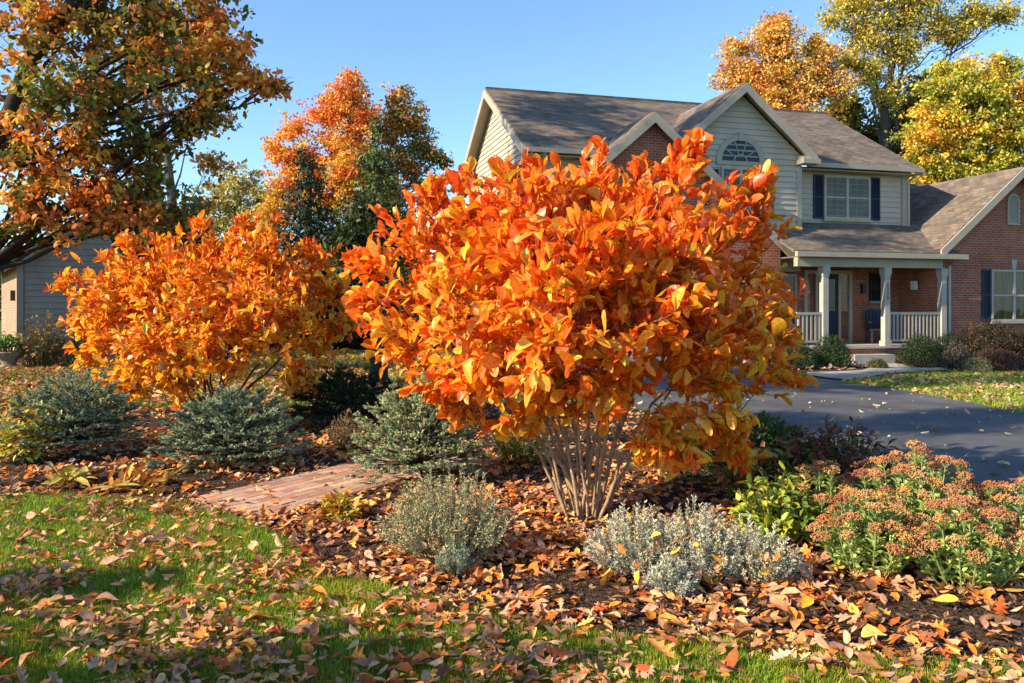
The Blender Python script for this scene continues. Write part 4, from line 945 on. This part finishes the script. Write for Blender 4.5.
for r_ in range(4):
    for c_ in range(8):
        w_ = (gd1-gd0)/8; h_ = (gdz-.03)/4
        m.box(gd0+w_*c_+.08, gd0+w_*(c_+1)-.08, bt_+.335, bt_+.358, .03+h_*r_+.08, .03+h_*(r_+1)-.08)
m.build('garage_door', GARAGE, H)

# porch
PT = -1.6; PZ = 3.1; PK = .5
m = MB(); m.box(7.22, 12.0, -1.45, .395, .05, .42); m.build('brick_base', BRICK, H)
m = MB(); m.box(7.21, 12.02, -1.5, .395, .421, .48)
m.build('porch_floor', CONCRETE, H)
m = MB(); c0 = s_of(853, -1.8); c1 = s_of(893, -1.8); m.box(c0, c1, -1.88, -1.455, 0, .27); m.build('step', CONCRETE, H)
m = MB(); m.slab([(7.0, PT, PZ), (12.3, PT, PZ), (12.3, .41, PZ+PK*(.41-PT)), (7.0, .41, PZ+PK*(.41-PT))], .08)
m.slab([(12.303, -.6, PZ+PK*(-.6-PT)-.003), (19.5, -.6, PZ+PK*(-.6-PT)), (19.5, 4.5, PZ+PK*(4.5-PT)), (12.303, 4.5, PZ+PK*(4.5-PT)-.003)], .08)
m.slab([(12.303, 10, PZ), (19.5, 10, PZ), (19.5, 4.5, PZ+PK*(4.5-PT)), (12.303, 4.5, PZ+PK*(4.5-PT))], .08)
m.slab([(12.303, PT, PZ), (12.5, PT, PZ), (12.5, -.6, PZ+PK*(-.6-PT)), (12.303, -.6, PZ+PK*(-.6-PT))], .08)
m.build('porch_roof', SHINGLE, H)
m = MB(); m.box(7.0, 12.62, PT-.13, PT-.01, PZ-.17, PZ-.03); m.build('gutter', TRIM, H)
m = MB(); m.box(7.22, 12.02, -1.42, -1.24, 2.68, 2.92); m.build('beam', TRIM, H)
m = MB(); m.box(7.22, 11.97, -1.56, .39, 2.921, 2.96); m.build('ceiling', CEIL, H)
colps = [s_of(824, -1.33), s_of(885.5, -1.33), s_of(942, -1.33)]
cols = []
for s_ in colps:
    m = MB(); m.box(s_-.085, s_+.085, -1.415, -1.245, .48, 2.68)
    m.box(s_-.115, s_+.115, -1.445, -1.215, .481, .62); m.box(s_-.115, s_+.115, -1.445, -1.215, 2.50, 2.679); m.box(s_-.10, s_+.10, -1.43, -1.23, 2.42, 2.499)
    cols.append(m.build('column', RAIL, H))
# vertical house number
for k, ch in enumerate('2329'):
    cu = bpy.data.curves.new('digit', 'FONT'); cu.body = ch; cu.size = .15; cu.align_x = 'CENTER'; cu.extrude = .004
    tmp = bpy.data.objects.new('digit', cu); LINK(tmp)
    dg = bpy.context.evaluated_depsgraph_get(); me = bpy.data.meshes.new_from_object(tmp.evaluated_get(dg)); bpy.data.objects.remove(tmp)
    me.transform(__import__('mathutils').Matrix.Rotation(math.pi/2, 4, 'X'))
    o = new_obj('house_number', me, METAL, cols[1]); o.location = (colps[1], -1.421, 2.16-k*.13)
def railing(s0, s1):
    m = MB(); m.box(s0, s1, -1.36, -1.30, 1.36, 1.43); m.box(s0, s1, -1.36, -1.30, .60, .66)
    n_ = int((s1-s0)/.125); st = (s1-s0)/n_
    for k in range(n_): x_ = s0+st*(k+.5); m.box(x_-.022, x_+.022, -1.352, -1.308, .661, 1.359)
    m.build('railing', RAIL, H)
railing(7.24, colps[0]-.087); railing(colps[1]+.087, colps[2]-.087)
# brick front under the porch with door, sidelights and window
m = MB(); m.box(7.2, 12.0, .30, .38, .48, 2.92); m.build('porch_brick_wall', BRICK, H)
pf = Axes((0, .30, 0), (1, 0, 0), (0, -1, 0))
d0 = s_of(806, .3); d1 = s_of(848, .3)
m = MB(); pf.box(m, d0-.10, d0-.0, .002, .07, .48, 2.66); pf.box(m, d1, d1+.10, .002, .07, .48, 2.66); pf.box(m, d0, d1, .002, .07, 2.56, 2.66)
dm = (d0+d1)/2
pf.box(m, d0+.30, d0+.38, .002, .068, .48, 2.56); pf.box(m, d1-.38, d1-.30, .002, .068, .48, 2.56)
df = m.build('door_frame', TRIM, H)
m = MB(); pf.box(m, d0+.38, d1-.38, .003, .045, .49, 2.56); pf.box(m, d0+.48, d1-.48, .0455, .055, .62, 1.3); dd = m.build('door', SHUTTER, H)
m = MB(); m.poly([pf.P(d0+.5, .058, 1.45), pf.P(d1-.5, .058, 1.45), pf.P(d1-.5, .058, 2.4), pf.P(d0+.5, .058, 2.4)]); m.build('pane', GLASS, dd)
m = MB(); pf.box(m, d0+.42, d0+.46, .046, .10, 1.42, 1.5); m.build('handle', KNOB, dd)
for q0, q1 in ((d0, d0+.30), (d1-.30, d1)):
    m = MB(); m.poly([pf.P(q0, .02, .6), pf.P(q1, .02, .6), pf.P(q1, .02, 2.56), pf.P(q0, .02, 2.56)]); sl = m.build('sidelight', GLASS, df)
add_window(pf, H, 7.3, d0-.35, 1.0, 2.55, 2, False, .003)
add_window(pf, H, s_of(869, .3), s_of(881, .3), 1.75, 2.6, 1, True, .003, .05, SHUTTER, False)
# porch light on the wall
m = MB(); q = s_of(862, .3); pf.box(m, q-.06, q+.06, .003, .12, 1.98, 2.22); pf.box(m, q-.08, q+.08, .003, .14, 2.221, 2.26); m.build('wall_lantern', METAL, H)

# right brick wing
WT = -1.3; wc, wz, wk, wh = 14.74, 5.7, .83, 2.98
m = MB(); z_ = wz-wk*2.73-.12
m.prism([(12.01, WT, 0), (17.47, WT, 0), (17.47, WT, z_), (wc, WT, wz-.12), (12.01, WT, z_)], (0, .2, 0))
m.box(12.012, 12.2, WT+.2, 4, 0, z_+.05); m.box(17.3, 17.468, WT+.2, 8, 0, z_)
m.build('brick_wall', BRICK, H)
m = MB(); valley_gable(m, wc, WT-.3, wz, wk, wh, (PZ-PT*PK, PK)); m.build('roof', SHINGLE, H)
m = MB()
for sgn in (-1, 1):
    rake(m, (wc+sgn*wh, WT-.3, wz-wk*wh-.05), (wc, WT-.3, wz-.05), (0, -1, 0), .24, .05)
    m.poly([(wc+sgn*wh, WT-.3, wz-wk*wh-.14), (wc, WT-.3, wz-.14), (wc, WT, wz-.14), (wc+sgn*wh, WT, wz-wk*wh-.14)])
m.build('gable_trim', TRIM, H)
wx = Axes((0, WT, 0), (1, 0, 0), (0, -1, 0))
c_ = s_of(1013, WT); Dv = 23.9
w0 = s_of(990.5, WT); w1 = 2*c_-w0; zt = CAMZ+(HY-269)/F*Dv-.03; zb = CAMZ+(HY-321)/F*Dv
add_window(wx, H, w0, w1, zb, zt, 2, True, .004, .06)
add_shutter(wx, H, w0-.33, w0-.02, zb, zt, .004); add_shutter(wx, H, w1+.02, w1+.33, zb, zt, .004)
# soldier course and keystone
m = MB(); k = w0-.3
while k < w1+.3: wx.box(m, k, k+.062, .002, .02, zt+.02, zt+.24); k += .073
m.build('lintel', BRICK, H)
m = MB(); wx.shape(m, [(c_-.06, zt+.01), (c_+.06, zt+.01), (c_+.10, zt+.30), (c_-.10, zt+.30)], .022, .05); m.build('keystone', CONCRETE, H)
# arched louvre vent
vz0 = CAMZ+(HY-224)/F*Dv; vr = .17; vc = s_of(1012.5, WT); vz1 = CAMZ+(HY-202)/F*Dv
m = MB()
wx.box(m, vc-vr-.05, vc-vr, .003, .05, vz0, vz1); wx.box(m, vc+vr, vc+vr+.05, .003, .05, vz0, vz1); wx.box(m, vc-vr-.05, vc+vr+.05, .003, .055, vz0-.05, vz0)
for k in range(12):
    a_0, a_1 = math.pi*k/12, math.pi*(k+1)/12
    wx.shape(m, [(vc+math.cos(a_0)*(vr+.05), vz1+math.sin(a_0)*(vr+.05)), (vc+math.cos(a_1)*(vr+.05), vz1+math.sin(a_1)*(vr+.05)), (vc+math.cos(a_1)*vr, vz1+math.sin(a_1)*vr), (vc+math.cos(a_0)*vr, vz1+math.sin(a_0)*vr)], .003, .05)
z = vz0
while z < vz1+vr-.03:
    hw = vr if z < vz1 else math.sqrt(max(0, vr*vr-(z-vz1)**2))
    m.poly([wx.P(vc-hw, .035, z), wx.P(vc+hw, .035, z), wx.P(vc+hw, .006, z+.055), wx.P(vc-hw, .006, z+.055)]); z += .055
m.build('louvre_vent', TRIM, H)
# downspout on the wing corner
m = MB(); q = s_of(951, -1.4); m.box(q-.04, q+.04, WT-.065, WT-.005, .15, 2.75)
m.hexa([(q-.04, WT-.065, 2.75), (q+.04, WT-.065, 2.75), (q+.04, WT-.005, 2.75), (q-.04, WT-.005, 2.75), (q+.12, PT-.05, 2.93), (q+.20, PT-.05, 2.93), (q+.20, PT+.02, 2.93), (q+.12, PT+.02, 2.93)])
m.build('downspout', RAIL, H)

# hanging lantern and porch chair (things of their own)
def hloc(s, t, z=0):
    return (.4+math.cos(TH)*s-math.sin(TH)*t, 21.1+math.sin(TH)*s+math.cos(TH)*t, z)
L = empty('hanging_lantern', hloc(s_of(914, -.5), -.5, 2.0), TH, 'small pale lantern hanging from the porch ceiling', 'lantern')
m = MB(); m.box(-.006, .006, -.006, .006, .38, .93); m.build('chain', METAL, L)
m = MB(); m.box(-.07, .07, -.07, .07, .08, .34); m.build('shade', LAMP, L)
m = MB(); m.box(-.085, .085, -.085, .085, .341, .37); m.build('cap', METAL, L); m = MB(); m.box(-.08, .08, -.08, .08, .055, .079); m.build('base', METAL, L)
Cc = empty('porch_chair', hloc(s_of(877, -.2), -.2, .48), TH-.35, 'dark blue wooden chair standing on the porch beside the middle column', 'chair')
m = MB(); m.box(-.25, .25, -.25, .25, .40, .44); m.build('seat', NAVYCHAIR, Cc)
m = MB()
for k in range(5): m.box(-.25+k*.104, -.25+k*.104+.09, .22, .25, .441, 1.02)
m.build('backrest', NAVYCHAIR, Cc)
for sx in (-1, 1):
    for sy in (-1, 1): m = MB(); m.box(sx*.22-.025, sx*.22+.025, sy*.22-.025, sy*.22+.025, 0, .399); m.build('leg', NAVYCHAIR, Cc)
    m = MB(); m.box(sx*.27-.03, sx*.27+.03, -.26, .22, .62, .65); m.build('armrest', NAVYCHAIR, Cc)

# ------------------------------------------------------------------ foundation shrubs
def bush(name, label, px, D, rpx, hpx, n, L, pal, group=None, ysc=1.):
    n = int(n*2.2); L = L*.8
    x = gx(px, D); r = rpx/F*D; h = hpx/F*D
    root = empty(name, (x, D, 0), 0, label, 'shrub', group); SB = Bag(); LB = Bag()
    d = rnd_unit(n); d[:, 2] = np.abs(d[:, 2]); rr = rng.uniform(size=n)**.28*(1+.10*np.sin(d[:, 0]*5+d[:, 1]*4+px)+rng.normal(0, .02, n))
    P = np.array([x, D, .12*h])+d*np.array([r, r, h*.88])*rr[:, None]
    P2 = np.repeat(P, 5, 0)+rnd_unit(n*5)*.05; m = len(P2); dd = np.repeat(d, 5, 0)
    inst(LB, OVAL_S, P2, dd*.7+rnd_unit(m)*.8, dd*.6+rnd_unit(m)*.6+np.array([0, 0, .4]), L*rng.uniform(.6, 1.3, m), L*.5, -.1, 0, .2, np.repeat(pick(pal, n, .2), 5, 0)*(1+rng.normal(0, .1, (m, 1))))
    for k in range(26):
        e = P[rng.integers(n)]; s = np.array([x+rng.normal(0, .04), D+rng.normal(0, .04), 0]); tube(SB, bez(s, (s+e)/2+rng.normal(0, .05, 3), e, 5), np.linspace(.014, .004, 5), 4, (.12, .09, .07), False)
    SB.build('stems', BARK, root); LB.build('foliage', GREENLEAF, root)
BOX = [(.018, .04, .014), (.03, .058, .018), (.045, .075, .022)]
bush('boxwood_shrub', 'clipped dark green boxwood ball left of the porch steps', 832, 20.6, 19, 32, 900, .05, BOX)
bush('boxwood_shrub', 'dark green boxwood against the porch railing behind the orange leaves', 795, 20.3, 22, 28, 800, .05, BOX)
bush('boxwood_shrub', 'clipped dark green boxwood ball right of the porch steps', 921, 20.6, 20, 33, 900, .05, BOX)
bush('boxwood_shrub', 'small dark green shrub tucked behind the right boxwood against the brick corner', 948, 21.0, 15, 34, 600, .05, BOX)
bush('grey_shrub', 'low grey brown twiggy shrub next to the right boxwood ball', 958, 19.9, 14, 26, 500, .06, [(.10, .08, .065), (.14, .11, .09), (.07, .06, .05)])
bush('burgundy_shrub', 'broad dark olive and burgundy shrub under the wing window', 990, 20.8, 34, 46, 1400, .06, [(.055, .03, .018), (.035, .035, .014), (.07, .045, .02)])
bush('burgundy_shrub', 'dark reddish brown mounded shrub in front of the broad one at the wing', 997, 19.6, 20, 22, 700, .05, [(.09, .035, .025), (.07, .04, .03), (.12, .06, .04)])
bush('burgundy_shrub', 'dark shrub at the right edge beneath the wing window', 1040, 20.5, 30, 40, 1000, .06, [(.04, .03, .018), (.03, .035, .015)])
bush('pale_perennial', 'small pale green perennial at the lawn edge before the dark shrubs', 978, 19.3, 12, 14, 300, .05, [(.20, .21, .09), (.26, .24, .12)])
bush('pale_perennial', 'small olive clump at the end of the walk by the steps', 877, 20.4, 9, 9, 200, .05, [(.10, .12, .04), (.16, .13, .06)])

# ------------------------------------------------------------------ neighbouring house
NX, NY = gx(19, 22), 22.
ang = math.radians(35)
NH = empty('neighbour_garage', (NX, NY, 0), ang, 'neighbouring garage with tan brick front and grey siding side at the left edge', 'building')
m = MB(); m.box(-.02, .2, .0, 9, 0, 2.95); m.build('brick_wall', NBRICK, NH)    # local x = along siding, y = along brick (recedes left)
sx = Axes((.0, -.02, 0), (1, 0, 0), (0, -1, 0))
def nsp(z):
    if z <= 2.95: return (.12, 5.6)
    k = (z-2.95)/.72; return (min(.12+k, 2.85), max(5.6-k, 2.87))
m = MB(); siding(sx, 0, 4.85, nsp, m, .17); m.prism([(.21, .0, 0), (5.6, .0, 0), (5.6, .0, 2.95), (2.86, .0, 4.86), (.21, .0, 3.)], (0, .2, 0)); m.build('siding_wall', GREYSIDE, NH)
m = MB(); m.slab([(-.35, -.3, 2.78), (-.35, 9, 2.78), (2.86, 9, 5.09), (2.86, -.3, 5.09)], .1); m.slab([(6.07, -.3, 2.78), (6.07, 9, 2.78), (2.86, 9, 5.09), (2.86, -.3, 5.09)], .1); m.build('roof', brickmat('tan_shingle', (.34, .28, .22), (.24, .2, .16), (.12, .1, .09), .26, .14, .006, .95, .8, .2), NH)
m = MB(); rake(m, (-.35, -.3, 2.72), (2.86, -.3, 5.03), (0, -1, 0), .2, .05); rake(m, (6.07, -.3, 2.72), (2.86, -.3, 5.03), (0, -1, 0), .2, .05); m.box(-.06, .10, -.08, -.022, 0, 2.9); m.box(-.45, -.352, -.3, 9, 2.62, 2.74); m.build('trim', GREYSIDE, NH)
Lm = MB(); Lm.box(-.14, -.022, 1.2, 1.32, 1.75, 2.05); Lm.build('wall_lantern', METAL, NH)
x, y = gx(42, 20.6), 20.6
leafy('hydrangea_shrub', 'sparse twiggy shrub with rusty dry heads in front of the grey siding', 'shrub', x, y, .62, 1.45, 110, .11, .6, [(.34, .16, .08), (.26, .24, .08), (.4, .24, .14), (.2, .18, .07)], DRYLEAF, per=9)
bush('dark_shrub', 'dark shrub right of the twiggy shrub at the grey siding', 75, 20.6, 18, 30, 500, .06, [(.03, .04, .018), (.06, .04, .025)])
x, y = gx(9, 20.4), 20.4
PL = empty('stone_planter', (x, y, 0), 0, 'squat dark stone planter at the left edge beside the tan brick', 'planter')
m = MB(); N8 = 14
prof = [(.20, 0), (.24, .05), (.16, .12), (.18, .2), (.34, .36), (.38, .42), (.36, .45)]
for i in range(len(prof)-1):
    for k in range(N8):
        a_0, a_1 = 2*math.pi*k/N8, 2*math.pi*(k+1)/N8; (r0, z0), (r1, z1) = prof[i], prof[i+1]
        m.poly([(r0*math.cos(a_0), r0*math.sin(a_0), z0), (r0*math.cos(a_1), r0*math.sin(a_1), z0), (r1*math.cos(a_1), r1*math.sin(a_1), z1), (r1*math.cos(a_0), r1*math.sin(a_0), z1)])
m.poly([(.355*math.cos(2*math.pi*k/N8), .355*math.sin(2*math.pi*k/N8), .43) for k in range(N8)])
m.build('bowl', STONE, PL)
pr = leafy('potted_plant', 'bright green leafy plant growing in the stone planter', 'plant', x, y, .42, .55, 46, .12, .6, [(.10, .22, .04), (.16, .3, .05)], per=7)
pr.location.z = .42

# ================================================================== LIGHT, SKY, CAMERA
sd = nrm(np.array([-1, -.42, 0.])); el = math.radians(28)
az_ = math.atan2(sd[0], sd[1])
w = bpy.data.worlds.new('World'); scene.world = w; w.use_nodes = True; nt = w.node_tree; nt.nodes.clear()
sky = nt.nodes.new('ShaderNodeTexSky'); sky.sky_type = 'NISHITA'; sky.sun_disc = False; sky.sun_elevation = el; sky.sun_rotation = az_
sky.air_density = 1.0; sky.dust_density = .3; sky.ozone_density = 2.2; sky.altitude = 200
bg = nt.nodes.new('ShaderNodeBackground'); bg.inputs[1].default_value = .115
wo = nt.nodes.new('ShaderNodeOutputWorld'); mu = nt.nodes.new('ShaderNodeMix'); mu.data_type = 'RGBA'; mu.blend_type = 'MULTIPLY'; mu.inputs[0].default_value = 1; mu.inputs[7].default_value = (.86, 1.03, 1.15, 1); nt.links.new(sky.outputs[0], mu.inputs[6]); nt.links.new(mu.outputs[2], bg.inputs[0]); nt.links.new(bg.outputs[0], wo.inputs[0])
ld = bpy.data.lights.new('sun', 'SUN'); ld.energy = 5.0; ld.angle = math.radians(.53); ld.color = (1., .84, .62)
lo = bpy.data.objects.new('sun', ld); LINK(lo)
to = Vector((sd[0]*math.cos(el), sd[1]*math.cos(el), math.sin(el)))
lo.rotation_euler = to.to_track_quat('Z', 'Y').to_euler(); lo.location = (-20, -5, 20)
cam = bpy.data.cameras.new('camera'); co = bpy.data.objects.new('camera', cam); LINK(co)
cam.sensor_width = 36; cam.lens = 36*F/1024; cam.shift_y = (HY-341.5)/1024; cam.clip_end = 3000; cam.clip_start = .05
co.location = (0, 0, CAMZ); co.rotation_euler = (math.pi/2, 0, 0); scene.camera = co
vs = scene.view_settings; scene.display_settings.display_device = 'sRGB'
vs.view_transform = 'Standard'; vs.look = 'None'; vs.exposure = 1.1; vs.gamma = 1; vs.use_curve_mapping = False
cy = scene.cycles; cy.max_bounces = 7; cy.diffuse_bounces = 3; cy.glossy_bounces = 2; cy.transmission_bounces = 4; cy.transparent_max_bounces = 8
cy.caustics_reflective = False; cy.caustics_refractive = False; cy.use_denoising = True; cy.sample_clamp_indirect = 6
